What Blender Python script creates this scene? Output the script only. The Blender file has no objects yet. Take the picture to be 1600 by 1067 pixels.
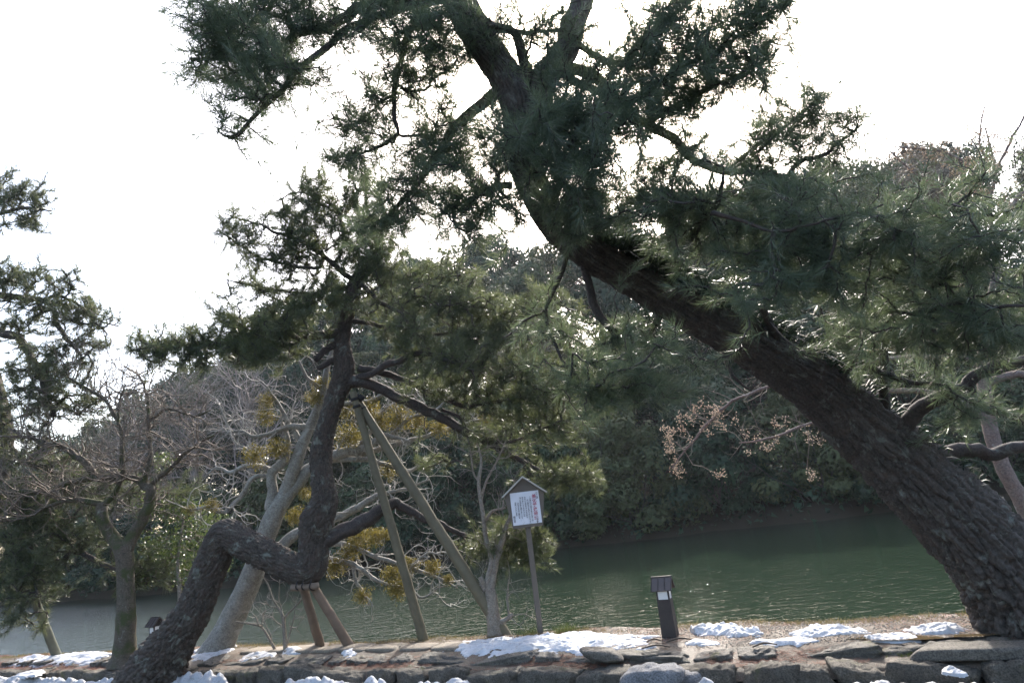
import bpy, math, random
import numpy as np
from mathutils import Vector

# ------------------------------------------------------------------ camera, sky, sun, exposure
SC = bpy.context.scene
COL = SC.collection
CAM_H, PITCH, ROLL, FPX = 1.75, math.radians(13.4), math.radians(7.0), 1067.0
R0 = np.array([1.0, 0, 0]); FW = np.array([0, math.cos(PITCH), math.sin(PITCH)]); U0 = np.array([0, -math.sin(PITCH), math.cos(PITCH)])
RT = math.cos(ROLL) * R0 - math.sin(ROLL) * U0
UP = math.sin(ROLL) * R0 + math.cos(ROLL) * U0
cam_d = bpy.data.cameras.new('camera'); cam_d.lens = 24.0; cam_d.sensor_width = 36.0
cam_d.clip_start = 0.05; cam_d.clip_end = 2000
cam = bpy.data.objects.new('camera', cam_d); COL.objects.link(cam)
from mathutils import Matrix
cam.matrix_world = Matrix(((RT[0], UP[0], -FW[0], 0), (RT[1], UP[1], -FW[1], 0), (RT[2], UP[2], -FW[2], CAM_H), (0, 0, 0, 1)))
SC.camera = cam

SUN_EL, SUN_AZ = math.radians(38.5), math.radians(13.0)      # azimuth from +Y towards +X
world = bpy.data.worlds.new('World'); SC.world = world; world.use_nodes = True
wn = world.node_tree.nodes; wl = world.node_tree.links
bg = wn['Background']
sky = wn.new('ShaderNodeTexSky'); sky.sky_type = 'NISHITA'; sky.sun_disc = False
sky.sun_elevation = SUN_EL; sky.sun_rotation = SUN_AZ
sky.air_density = 1.0; sky.dust_density = 4.0; sky.ozone_density = 1.0
wl.new(sky.outputs[0], bg.inputs[0]); bg.inputs[1].default_value = 0.15
sl = bpy.data.lights.new('sun', 'SUN'); sl.energy = 2.0; sl.angle = math.radians(0.53); sl.color = (1.0, 0.955, 0.88)
sun = bpy.data.objects.new('sun', sl); COL.objects.link(sun)
sd = Vector((math.sin(SUN_AZ) * math.cos(SUN_EL), math.cos(SUN_AZ) * math.cos(SUN_EL), math.sin(SUN_EL)))
sun.rotation_euler = (-sd).to_track_quat('-Z', 'Y').to_euler()
sun.location = sd * 60
SC.view_settings.view_transform = 'Standard'; SC.view_settings.look = 'None'
SC.view_settings.gamma = 1.0; SC.view_settings.use_curve_mapping = False
SC.view_settings.exposure = 2.1
SC.render.engine = 'CYCLES'
SC.cycles.use_denoising = True
SC.cycles.max_bounces = 7; SC.cycles.diffuse_bounces = 4; SC.cycles.glossy_bounces = 3
SC.cycles.transmission_bounces = 4; SC.cycles.volume_bounces = 0; SC.cycles.transparent_max_bounces = 6
SC.cycles.caustics_reflective = False; SC.cycles.caustics_refractive = False

# ------------------------------------------------------------------ placing helpers
def ray(px, py): return FW + (px - 800) / FPX * RT - (py - 533.5) / FPX * UP
def P(px, py, depth):
    d = ray(px, py); return np.array([0, 0, CAM_H]) + d * (depth / d[1])
def onz(px, py, z):
    d = ray(px, py); return np.array([0, 0, CAM_H]) + d * ((z - CAM_H) / d[2])
def mpp(px, py, depth): return depth / ray(px, py)[1] / FPX      # metres per photo pixel
def projs(p):
    q = np.asarray(p) - np.array([0, 0, CAM_H]); k = q @ FW
    return 800 + FPX * (q @ RT) / k, 533.5 - FPX * (q @ UP) / k

# ------------------------------------------------------------------ numpy noise
def _h(i, j, k, s):
    n = (i * 374761393 + j * 668265263 + k * 2147483647 + s * 974634533) & 0xFFFFFFFF
    n = ((n ^ (n >> 13)) * 1274126177) & 0xFFFFFFFF
    n = ((n ^ (n >> 16)) * 2246822519) & 0xFFFFFFFF
    return ((n ^ (n >> 15)) & 0xFFFFFF) / float(0xFFFFFF)
def vnoise(p, seed=0):
    p = np.asarray(p, float); i = np.floor(p).astype(np.int64); f = p - i; f = f * f * (3 - 2 * f)
    r = 0
    for a in (0, 1):
        for b in (0, 1):
            for c in (0, 1):
                w = (f[:, 0] if a else 1 - f[:, 0]) * (f[:, 1] if b else 1 - f[:, 1]) * (f[:, 2] if c else 1 - f[:, 2])
                r = r + w * _h(i[:, 0] + a, i[:, 1] + b, i[:, 2] + c, seed)
    return r * 2 - 1
def fbm(p, seed=0, octv=4):
    r = 0; a = 0.5; p = np.asarray(p, float)
    for o in range(octv):
        r = r + a * vnoise(p, seed + o * 17); p = p * 2.03; a *= 0.5
    return r
def voro(a, v, nu, seed):
    """cells on a cylinder: a in [0,1) times nu cells round, v cells along -> crack (0 in cracks), id"""
    x = a * nu; ix = np.floor(x).astype(np.int64); iy = np.floor(v).astype(np.int64)
    f1 = np.full(len(a), 9.0); f2 = np.full(len(a), 9.0); idv = np.zeros(len(a))
    for dx in (-1, 0, 1):
        for dy in (-1, 0, 1):
            cx = ix + dx; cy = iy + dy; cm = np.mod(cx, nu)
            jx = _h(cm, cy, cm * 0, seed); jy = _h(cm, cy, cm * 0 + 7, seed)
            d = np.hypot(cx + jx - x, cy + jy - v)
            idn = _h(cm, cy, cm * 0 + 13, seed)
            near = d < f1
            f2 = np.where(near, f1, np.minimum(f2, d)); idv = np.where(near, idn, idv); f1 = np.where(near, d, f1)
    return f2 - f1, idv

# ------------------------------------------------------------------ mesh helpers
def mk(name, V, F, mat, parent=None, loc=None, uv=None, attrs=None, smooth=True):
    V = np.asarray(V, np.float32); F = np.asarray(F, np.int32)
    me = bpy.data.meshes.new(name)
    n, k = F.shape
    me.vertices.add(len(V)); me.vertices.foreach_set('co', V.ravel())
    me.loops.add(n * k); me.loops.foreach_set('vertex_index', F.ravel())
    me.polygons.add(n); me.polygons.foreach_set('loop_start', np.arange(0, n * k, k, dtype=np.int32))
    me.update(calc_edges=True)
    if smooth: me.polygons.foreach_set('use_smooth', np.ones(n, bool))
    if uv is not None:
        l = me.uv_layers.new(name='UVMap'); l.data.foreach_set('uv', np.asarray(uv, np.float32)[F.ravel()].ravel())
    for an, av in (attrs or {}).items():
        at = me.attributes.new(an, 'FLOAT', 'POINT'); at.data.foreach_set('value', np.asarray(av, np.float32))
    me.materials.append(mat)
    o = bpy.data.objects.new(name, me); COL.objects.link(o)
    if parent is not None: o.parent = parent
    if loc is not None: o.location = loc
    return o
def empty(name, loc, rz=0):
    o = bpy.data.objects.new(name, None); COL.objects.link(o); o.location = tuple(loc); o.rotation_euler.z = rz
    o.empty_display_size = 0.2
    return o
def tag(o, label=None, cat=None, group=None, kind=None):
    if label: o['label'] = label
    if cat: o['category'] = cat
    if group: o['group'] = group
    if kind: o['kind'] = kind
    return o
class MB:
    """collects boxes / prisms with mixed quads+tris as quads (tri = repeated vertex avoided)"""
    def __init__(s): s.v = []; s.f = []
    def hexa(s, p):      # 8 corners: bottom 4 ccw, top 4 ccw
        b = len(s.v); s.v += [tuple(q) for q in p]
        s.f += [tuple(b + i for i in q) for q in ((3, 2, 1, 0), (4, 5, 6, 7), (0, 1, 5, 4), (1, 2, 6, 5), (2, 3, 7, 6), (3, 0, 4, 7))]
    def box(s, x0, x1, y0, y1, z0, z1):
        s.hexa([(x0, y0, z0), (x1, y0, z0), (x1, y1, z0), (x0, y1, z0), (x0, y0, z1), (x1, y0, z1), (x1, y1, z1), (x0, y1, z1)])
    def poly(s, pts2, y0, y1):     # outline in xz (ccw seen from -y), extruded in y
        b = len(s.v); n = len(pts2)
        s.v += [(x, y0, z) for x, z in pts2] + [(x, y1, z) for x, z in pts2]
        s.f.append(tuple(b + i for i in range(n))); s.f.append(tuple(b + n + i for i in reversed(range(n))))
        for i in range(n): s.f.append((b + i, b + n + i, b + n + (i + 1) % n, b + (i + 1) % n))
    def build(s, name, mat, parent=None, bevel=0.0, loc=None):
        me = bpy.data.meshes.new(name); me.from_pydata(s.v, [], s.f); me.materials.append(mat); me.update()
        o = bpy.data.objects.new(name, me); COL.objects.link(o)
        if parent is not None: o.parent = parent
        if loc is not None: o.location = loc
        if bevel:
            m = o.modifiers.new('bevel', 'BEVEL'); m.width = bevel; m.segments = 2; m.limit_method = 'ANGLE'
        return o

def catmull(C, step):
    """C: (n,k) control rows (x,y,z,r) -> resampled rows about `step` apart"""
    C = np.asarray(C, float)
    if len(C) == 2: C = np.array([C[0], (C[0] + C[1]) / 2, C[1]])
    E = np.vstack([2 * C[0] - C[1], C, 2 * C[-1] - C[-2]])
    out = []
    for i in range(1, len(E) - 2):
        a, b, c, d = E[i - 1], E[i], E[i + 1], E[i + 2]
        n = max(2, int(np.linalg.norm(c[:3] - b[:3]) / step))
        t = (np.arange(n) / n)[:, None]
        out.append(0.5 * (2 * b + (c - a) * t + (2 * a - 5 * b + 4 * c - d) * t * t + (3 * b - a - 3 * c + d) * t ** 3))
    out.append(E[-2][None]); o = np.vstack(out); o[:, 3] = np.maximum(o[:, 3], 0.0015)
    return o
def tube(rows, segs, capend=True):
    """rows (n,4) -> verts, quads, a(angle 0..1), v(length), normals"""
    p = rows[:, :3]; r = rows[:, 3]; n = len(p)
    T = np.gradient(p, axis=0); T /= np.linalg.norm(T, axis=1)[:, None] + 1e-12
    ref = np.array([0, -1.0, 0.15])
    N = np.zeros_like(p); v = ref
    for i in range(n):
        v = v - T[i] * (v @ T[i]); l = np.linalg.norm(v)
        if l < 1e-5: v = np.cross(T[i], [1, 0, 0.3]); l = np.linalg.norm(v)
        v = v / l; N[i] = v
    B = np.cross(T, N)
    s = np.concatenate([[0], np.cumsum(np.linalg.norm(np.diff(p, axis=0), axis=1))])
    if capend:
        p = np.vstack([p, p[-1:] + T[-1] * r[-1] * 0.35]); r = np.append(r, r[-1] * 0.05); N = np.vstack([N, N[-1:]]); B = np.vstack([B, B[-1:]]); s = np.append(s, s[-1] + r[-2]); n += 1
    a = np.arange(segs) / segs
    ang = (a + 0.5) * 2 * math.pi            # seam (a=0) faces away from the camera
    dirs = N[:, None, :] * np.cos(ang)[None, :, None] + B[:, None, :] * np.sin(ang)[None, :, None]
    dirs = dirs.reshape(-1, 3)
    V = np.repeat(p, segs, 0) + dirs * np.repeat(r, segs)[:, None]
    i = np.arange(n - 1)[:, None] * segs; j = np.arange(segs)[None, :]; j2 = (j + 1) % segs
    F = np.stack([i + j, i + j2, i + segs + j2, i + segs + j], -1).reshape(-1, 4)
    return V, F, np.tile(a, n), np.repeat(s, segs), dirs, np.repeat(r, segs)
def barked(name, rows, segs, mat, parent, base, cu, cv, depth, seed, lump=0.04):
    """a trunk or limb with real bark plates"""
    V, F, a, v, D, r = tube(rows, segs)
    rm = float(np.max(rows[:, 3])) ; nu = max(5, int(round(2 * math.pi * rm * 0.8 / cu)))
    w = np.stack([np.cos(a * 2 * math.pi) * 2, np.sin(a * 2 * math.pi) * 2, v * 3], 1)
    aw = a + 0.25 / nu * fbm(w * 3, seed); vw = v / cv + 0.35 * fbm(w * 3 + 31, seed + 3) + 1.1 * fbm(w * .6 + 77, seed + 6)
    c, idv = voro(np.mod(aw, 1.0), vw, nu, seed)
    c2, id2 = voro(np.mod(aw * 1.0 + .03 * fbm(w * 2 + 9, seed + 21), 1.0), vw * 1.9 + .9 * fbm(w * 1.2, seed + 23), int(nu * 2.3), seed + 40)
    var = .75 + .5 * fbm(w * 1.1 + 5, seed + 29)
    h = np.clip(c / 0.42, 0, 1) ** 0.55 * (.62 + .38 * np.clip(c2 / .5, 0, 1) ** .7) * var + .25 * (1 - var); idv = .6 * idv + .4 * id2
    fine = fbm(V * 60, seed + 9, 3)
    dd = np.minimum(depth, r * 0.22)
    V = V + D * (dd * (h - 0.75 + 0.45 * (idv - .5) + 0.35 * fine) + r * lump * 2 * fbm(V * 2.2 / max(rm, .1) * .5, seed + 5, 3))[:, None]
    uv = np.stack([a * 2 * math.pi * rm, v], 1)
    return mk(name, V - base, F, mat, parent, uv=uv, attrs={'plate': idv})
def frustums(p0, p1, r0, r1, sides=4):
    p0 = np.asarray(p0, float); p1 = np.asarray(p1, float); r0 = np.asarray(r0, float); r1 = np.asarray(r1, float)
    d = p1 - p0; d /= np.linalg.norm(d, axis=1)[:, None] + 1e-9
    ref = np.where(np.abs(d[:, 2:3]) > 0.8, np.array([[1.0, 0, 0]]), np.array([[0, 0, 1.0]]))
    n = np.cross(d, ref); n /= np.linalg.norm(n, axis=1)[:, None] + 1e-9; b = np.cross(d, n)
    ang = np.arange(sides) / sides * 2 * math.pi
    ring = n[:, None] * np.cos(ang)[None, :, None] + b[:, None] * np.sin(ang)[None, :, None]
    A = p0[:, None] + ring * r0[:, None, None]; Bq = p1[:, None] + ring * r1[:, None, None]
    V = np.concatenate([A, Bq], 1).reshape(-1, 3)
    e = np.arange(len(p0))[:, None] * 2 * sides; j = np.arange(sides)[None]; j2 = (j + 1) % sides
    F = np.stack([e + j, e + j2, e + sides + j2, e + sides + j], -1).reshape(-1, 4)
    return V, F

# ------------------------------------------------------------------ materials
def newmat(name):
    m = bpy.data.materials.new(name); m.use_nodes = True
    nt = m.node_tree; return m, nt, nt.nodes['Principled BSDF'], nt.nodes['Material Output']
def nd(nt, t, **kw):
    n = nt.nodes.new(t)
    for k, v in kw.items():
        if k[0] == 'i' and k[1:].isdigit(): n.inputs[int(k[1:])].default_value = v
        else: setattr(n, k, v)
    return n
def ramp(nt, fac, stops):
    r = nt.nodes.new('ShaderNodeValToRGB'); e = r.color_ramp.elements
    while len(e) < len(stops): e.new(0.5)
    for q, (pos, c) in zip(e, stops): q.position = pos; q.color = (*c, 1) if len(c) == 3 else c
    nt.links.new(fac, r.inputs[0]); return r.outputs[0]
def noise(nt, vec, scale, detail=4, rough=0.55, dist=0.0):
    n = nt.nodes.new('ShaderNodeTexNoise'); n.inputs['Scale'].default_value = scale; n.inputs['Detail'].default_value = detail
    n.inputs['Roughness'].default_value = rough; n.inputs['Distortion'].default_value = dist
    if vec is not None: nt.links.new(vec, n.inputs['Vector'])
    return n.outputs['Fac']
def mixc(nt, fac, a, b):
    m = nt.nodes.new('ShaderNodeMix'); m.data_type = 'RGBA'
    for val, idx in ((fac, 0), (a, 6), (b, 7)):
        if isinstance(val, (int, float)): m.inputs[idx].default_value = val
        elif isinstance(val, tuple): m.inputs[idx].default_value = (*val, 1)
        else: nt.links.new(val, m.inputs[idx])
    return m.outputs[2]
def bump(nt, h, strength, dist, bs):
    b = nt.nodes.new('ShaderNodeBump'); b.inputs['Strength'].default_value = strength; b.inputs['Distance'].default_value = dist
    nt.links.new(h, b.inputs['Height']); nt.links.new(b.outputs[0], bs.inputs['Normal']); return b
def coord(nt, which='Object'):
    return nt.nodes.new('ShaderNodeTexCoord').outputs[which]
def geopos(nt): return nt.nodes.new('ShaderNodeNewGeometry').outputs['Position']

def bark_mat(name, dark, mid, red, lichen, lich_amt, uvscale=(1, 1, 1), rough=0.85, moss=None, moss_amt=0.0, spec=0.3):
    m, nt, bs, out = newmat(name)
    pos = geopos(nt)
    at = nd(nt, 'ShaderNodeAttribute', attribute_name='plate').outputs['Fac']
    n1 = noise(nt, pos, 9, 5, .6); n2 = noise(nt, pos, 45, 4, .65)
    c = mixc(nt, at, dark, mid)
    c = mixc(nt, ramp(nt, n1, [(0.45, (0, 0, 0)), (0.68, (1, 1, 1))]), c, red)
    c = mixc(nt, ramp(nt, n2, [(0.45, (0, 0, 0)), (0.70, (.6, .6, .6))]), c, tuple(x * 1.8 for x in mid))
    n3 = noise(nt, pos, 22, 5, .7, .5)
    c = mixc(nt, ramp(nt, n3, [(0.34, (.6, .6, .6)), (0.48, (0, 0, 0))]), c, tuple(x * .45 for x in dark))
    l1 = noise(nt, pos, 5.5, 6, .7, .6)
    if lich_amt: c = mixc(nt, ramp(nt, l1, [(0.62 - lich_amt * .2, (0, 0, 0)), (0.70 - lich_amt * .15, (1, 1, 1))]), c, lichen)
    if moss:
        mn = noise(nt, pos, 3.1, 5, .65, .4)
        c = mixc(nt, ramp(nt, mn, [(0.6 - moss_amt * .25, (0, 0, 0)), (0.7 - moss_amt * .2, (1, 1, 1))]), c, moss)
    nt.links.new(c, bs.inputs['Base Color']); bs.inputs['Roughness'].default_value = rough
    bs.inputs['Specular IOR Level'].default_value = spec
    bump(nt, noise(nt, pos, 130, 4, .7), 0.55, 0.006, bs)
    return m
def simple(name, col, rough=0.6, var=0.3, scale=20, bumpd=0.0, spec=0.4, metal=0.0):
    m, nt, bs, out = newmat(name); pos = coord(nt)
    n = noise(nt, pos, scale, 5, .6)
    nt.links.new(mixc(nt, n, tuple(x * (1 - var) for x in col), tuple(min(1, x * (1 + var)) for x in col)), bs.inputs['Base Color'])
    bs.inputs['Roughness'].default_value = rough; bs.inputs['Specular IOR Level'].default_value = spec; bs.inputs['Metallic'].default_value = metal
    if bumpd: bump(nt, noise(nt, pos, scale * 4, 5, .65), 0.6, bumpd, bs)
    return m
def leaf_mat(name, cols, rough=0.45, trans=0.35, tcol=None, spec=0.5, patch=1.2):
    """cols: list of base colours picked per leaf island and by slow patches"""
    m, nt, bs, out = newmat(name)
    g = nt.nodes.new('ShaderNodeNewGeometry')
    rnd = g.outputs['Random Per Island']
    pn = noise(nt, g.outputs['Position'], patch, 3, .6)
    mth = nd(nt, 'ShaderNodeMath', operation='MULTIPLY_ADD'); nt.links.new(rnd, mth.inputs[0]); mth.inputs[1].default_value = 0.6
    sub = nd(nt, 'ShaderNodeMath', operation='MULTIPLY_ADD'); nt.links.new(pn, sub.inputs[0]); sub.inputs[1].default_value = 1.3; sub.inputs[2].default_value = -0.45
    nt.links.new(sub.outputs[0], mth.inputs[2])
    c = ramp(nt, mth.outputs[0], [(i / max(1, len(cols) - 1), q) for i, q in enumerate(cols)])
    nt.links.new(c, bs.inputs['Base Color']); bs.inputs['Roughness'].default_value = rough; bs.inputs['Specular IOR Level'].default_value = spec
    if trans:
        t = nt.nodes.new('ShaderNodeBsdfTranslucent')
        nt.links.new(mixc(nt, 0.5, c, tcol or cols[-1]), t.inputs[0])
        mx = nt.nodes.new('ShaderNodeMixShader'); mx.inputs[0].default_value = trans
        nt.links.new(bs.outputs[0], mx.inputs[1]); nt.links.new(t.outputs[0], mx.inputs[2]); nt.links.new(mx.outputs[0], out.inputs[0])
    return m

M = {}
M['bark_big'] = bark_mat('bark_big', (.034, .030, .027), (.070, .060, .052), (.060, .044, .037), (.14, .145, .125), .3, spec=.35)
M['bark_zig'] = bark_mat('bark_zig', (.032, .026, .021), (.066, .054, .043), (.062, .041, .032), (.14, .145, .118), .3)
M['bark_limb'] = bark_mat('bark_limb', (.030, .025, .023), (.052, .043, .038), (.048, .034, .028), (.11, .115, .10), .2)
M['bark_moss'] = bark_mat('bark_moss', (.05, .042, .032), (.09, .075, .055), (.08, .06, .045), (.2, .2, .16), .1, moss=(.045, .052, .018), moss_amt=.45)
M['bark_pale'] = bark_mat('bark_pale', (.16, .15, .13), (.23, .215, .185), (.15, .135, .11), (.30, .295, .265), .4, rough=.7)
M['bark_grey'] = bark_mat('bark_grey', (.15, .125, .10), (.21, .18, .145), (.17, .13, .10), (.3, .29, .25), .2)
M['bark_red'] = bark_mat('bark_red', (.11, .085, .075), (.16, .12, .105), (.14, .09, .075), (.25, .22, .2), .15)
M['twig_dark'] = simple('twig_dark', (.045, .037, .032), .8, .3, 15)
M['twig_pale'] = simple('twig_pale', (.30, .28, .245), .7, .25, 8)
M['twig_brown'] = simple('twig_brown', (.14, .11, .085), .75, .3, 8)
M['twig_grey'] = simple('twig_grey', (.21, .175, .155), .75, .3, 5)
M['needle_big'] = leaf_mat('needle_big', [(.034, .052, .036), (.066, .095, .064), (.098, .132, .082), (.145, .17, .095)], .36, .42, (.15, .19, .08), .5, .9)
M['needle_zig'] = leaf_mat('needle_zig', [(.034, .048, .028), (.066, .086, .044), (.096, .115, .054), (.145, .155, .068)], .36, .42, (.16, .18, .06), .5, .8)
M['needle_left'] = leaf_mat('needle_left', [(.045, .064, .036), (.070, .090, .046), (.098, .115, .054), (.14, .15, .065)], .40, .40, (.11, .12, .05), .5, .8)
M['leaf_far'] = leaf_mat('leaf_far', [(.024, .038, .020), (.034, .054, .026), (.048, .070, .032), (.072, .092, .040)], .65, .22, None, .22, .35)
M['leaf_far_b'] = leaf_mat('leaf_far_b', [(.019, .036, .022), (.028, .050, .029), (.038, .066, .036), (.050, .084, .042)], .65, .22, None, .22, .5)
M['leaf_far_o'] = leaf_mat('leaf_far_o', [(.034, .044, .018), (.048, .060, .024), (.066, .078, .030), (.09, .10, .038)], .65, .22, None, .22, .5)
M['leaf_far_d'] = leaf_mat('leaf_far_d', [(.012, .024, .013), (.019, .036, .018), (.028, .050, .024), (.042, .066, .03)], .65, .22, None, .22, .5)
M['leaf_far_r'] = leaf_mat('leaf_far_r', [(.075, .055, .038), (.10, .075, .05), (.085, .08, .045)], .6, .25, None, .3, .5)
M['leaf_far_y'] = leaf_mat('leaf_far_y', [(.05, .058, .018), (.075, .08, .022), (.10, .10, .028)], .5, .25, None, .4, .5)
M['leaf_near'] = leaf_mat('leaf_near', [(.035, .06, .02), (.055, .085, .025), (.085, .11, .035)], .32, .35, (.16, .2, .05), .55, 1.0)
M['mistletoe'] = leaf_mat('mistletoe', [(.085, .075, .016), (.135, .112, .02), (.20, .155, .032)], .5, .4, (.30, .24, .05), .4, 2.0)
M['berry'] = leaf_mat('berry', [(.30, .18, .10), (.42, .27, .15), (.5, .36, .22)], .5, 0, None, .4, 1.0)
M['fern'] = leaf_mat('fern', [(.014, .024, .016), (.022, .036, .02), (.03, .046, .024)], .45, .25, None, .45, 2.0)
M['dry_grass'] = leaf_mat('dry_grass', [(.14, .09, .045), (.21, .145, .075), (.26, .20, .10), (.13, .14, .04)], .7, .3, None, .2, 1.5)
M['green_grass'] = leaf_mat('green_grass', [(.05, .075, .02), (.08, .11, .03), (.12, .13, .04)], .6, .35, None, .3, 3.0)
M['litter'] = leaf_mat('litter', [(.10, .045, .03), (.17, .07, .045), (.24, .11, .065)], .75, 0, None, .25, 2.0)
M['moss'] = leaf_mat('moss', [(.06, .085, .015), (.10, .13, .02), (.14, .16, .03)], .8, .2, None, .2, 3.0)
M['pole_green'] = simple('pole_green', (.115, .098, .062), .75, .45, 7, .006)
M['pole_brown'] = simple('pole_brown', (.17, .122, .088), .75, .45, 7, .005)
M['pole_dull'] = simple('pole_dull', (.10, .105, .08), .75, .35, 9, .003)
M['rope'] = simple('rope', (.018, .016, .015), .8, .2, 60, .002)
M['sign_wood'] = simple('sign_wood', (.105, .085, .068), .55, .15, 14, .001)
M['sign_roof'] = simple('sign_roof', (.34, .32, .29), .25, .15, 14, .0006)
M['paper'] = simple('paper', (.60, .60, .64), .5, .03, 5)
M['ink'] = simple('ink', (.05, .045, .06), .6, .1)
M['ink_red'] = simple('ink_red', (.36, .09, .13), .6, .1)
M['lantern'] = simple('lantern', (.030, .022, .019), .6, .25, 25, .001)
M['lantern_roof'] = simple('lantern_roof', (.070, .055, .050), .5, .2, 25, .0008)
M['lantern_pane'] = simple('lantern_pane', (.62, .60, .58), .4, .05, 10)
M['twig_fallen'] = simple('twig_fallen', (.07, .05, .035), .8, .3, 20)

def stone_mat(name, a, b, c, moss, wet):
    m, nt, bs, out = newmat(name)
    pos = geopos(nt); oi = nt.nodes.new('ShaderNodeObjectInfo').outputs['Random']
    col = mixc(nt, oi, a, b)
    col = mixc(nt, ramp(nt, noise(nt, pos, 6, 6, .65), [(.4, (0, 0, 0)), (.7, (1, 1, 1))]), col, c)
    col = mixc(nt, ramp(nt, noise(nt, pos, 60, 4, .7), [(.42, (0, 0, 0)), (.62, (.9, .9, .9))]), col, tuple(x * .5 for x in a))
    if moss: col = mixc(nt, ramp(nt, noise(nt, pos, 2.2, 5, .7, .5), [(.56, (0, 0, 0)), (.66, (.8, .8, .8))]), col, (.07, .07, .025))
    nt.links.new(col, bs.inputs['Base Color']); bs.inputs['Roughness'].default_value = wet; bs.inputs['Specular IOR Level'].default_value = .35
    bump(nt, noise(nt, pos, 38, 6, .75), 1.0, .02, bs)
    return m
M['stone'] = stone_mat('stone', (.060, .052, .041), (.105, .091, .071), (.14, .125, .10), True, .8)
M['flag'] = stone_mat('flag', (.085, .076, .063), (.135, .12, .10), (.16, .145, .12), True, .75)
M['slab'] = stone_mat('slab', (.17, .14, .105), (.23, .19, .14), (.25, .21, .16), False, .7)
M['rock'] = stone_mat('rock', (.14, .14, .145), (.18, .18, .185), (.26, .26, .27), False, .85)

def snow_mat(dirt, k=1.0):
    m, nt, bs, out = newmat('snow'); pos = geopos(nt)
    d1 = noise(nt, pos, 26, 5, .75); d2 = noise(nt, pos, 3.5, 4, .6)
    c = mixc(nt, ramp(nt, d2, [(.4, (0, 0, 0)), (.75, (1, 1, 1))]), tuple(k * x for x in (.66, .67, .70)), tuple(k * x for x in (.48, .48, .49)))
    c = mixc(nt, ramp(nt, d1, [(.60 - dirt * .08, (0, 0, 0)), (.72, (dirt, dirt, dirt))]), c, (.16, .14, .12))
    nt.links.new(c, bs.inputs['Base Color']); bs.inputs['Roughness'].default_value = .6
    bump(nt, noise(nt, pos, 55, 6, .75), .8, .012, bs)
    return m
M['snow'] = snow_mat(.8, .72); M['snow_dirty'] = snow_mat(.95, .60)

def ground_mat():
    m, nt, bs, out = newmat('path_soil'); pos = geopos(nt)
    n1 = noise(nt, pos, 1.1, 6, .65, .4); n2 = noise(nt, pos, 16, 6, .7); n3 = noise(nt, pos, 90, 3, .7)
    c = mixc(nt, n1, (.052, .040, .029), (.115, .092, .066))
    c = mixc(nt, ramp(nt, n2, [(.48, (0, 0, 0)), (.62, (.7, .7, .7))]), c, (.095, .05, .034))
    c = mixc(nt, ramp(nt, n3, [(.5, (0, 0, 0)), (.75, (.8, .8, .8))]), c, (.21, .185, .15))
    nt.links.new(c, bs.inputs['Base Color'])
    w = ramp(nt, noise(nt, pos, .8, 4, .6), [(.40, (.55, .55, .55)), (.62, (.95, .95, .95))]); nt.links.new(w, bs.inputs['Roughness'])
    bs.inputs['Specular IOR Level'].default_value = .3
    bump(nt, noise(nt, pos, 42, 6, .75), .8, .02, bs)
    return m
M['path'] = ground_mat()
M['road'] = simple('asphalt', (.055, .053, .052), .8, .25, 30, .004)
M['far_soil'] = simple('far_soil', (.04, .033, .024), 1.0, .4, .6, .05, 0.0)
def water_mat():
    m, nt, bs, out = newmat('water'); pos = geopos(nt)
    mp = nd(nt, 'ShaderNodeMapping'); nt.links.new(pos, mp.inputs[0]); mp.inputs['Rotation'].default_value = (0, 0, math.radians(24)); mp.inputs['Scale'].default_value = (1.0, 2.4, 1)
    a = noise(nt, mp.outputs[0], 2.6, 3, .55, .3); b = noise(nt, mp.outputs[0], 9.0, 3, .55, .3)
    ad = nd(nt, 'ShaderNodeMath', operation='MULTIPLY_ADD'); nt.links.new(b, ad.inputs[0]); ad.inputs[1].default_value = .30; nt.links.new(a, ad.inputs[2])
    c = mixc(nt, noise(nt, pos, .12, 3, .5), (.012, .023, .014), (.019, .031, .018))
    nt.links.new(c, bs.inputs['Base Color']); bs.inputs['Roughness'].default_value = .03; bs.inputs['IOR'].default_value = 1.33
    sx = nd(nt, 'ShaderNodeSeparateXYZ'); nt.links.new(pos, sx.inputs[0])
    mr = nd(nt, 'ShaderNodeMapRange'); nt.links.new(sx.outputs[0], mr.inputs[0])
    for k_, v_ in ((1, -12), (2, 1), (3, 3.0), (4, 1.05)): mr.inputs[k_].default_value = v_
    ml_ = nd(nt, 'ShaderNodeMath', operation='MULTIPLY'); nt.links.new(ad.outputs[0], ml_.inputs[0]); nt.links.new(mr.outputs[0], ml_.inputs[1])   # the wind ruffles the left reach more
    bump(nt, ml_.outputs[0], 1.0, .022, bs)
    return m
M['water'] = water_mat()
m, nt, bs, out = newmat('puddle_water'); bs.inputs['Base Color'].default_value = (.085, .062, .034, 1); bs.inputs['Roughness'].default_value = .06
bump(nt, noise(nt, geopos(nt), 30, 3, .5), .15, .004, bs); M['puddle'] = m
M['pebble'] = stone_mat('pebble', (.10, .09, .08), (.19, .17, .145), (.27, .25, .22), False, .42)

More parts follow.
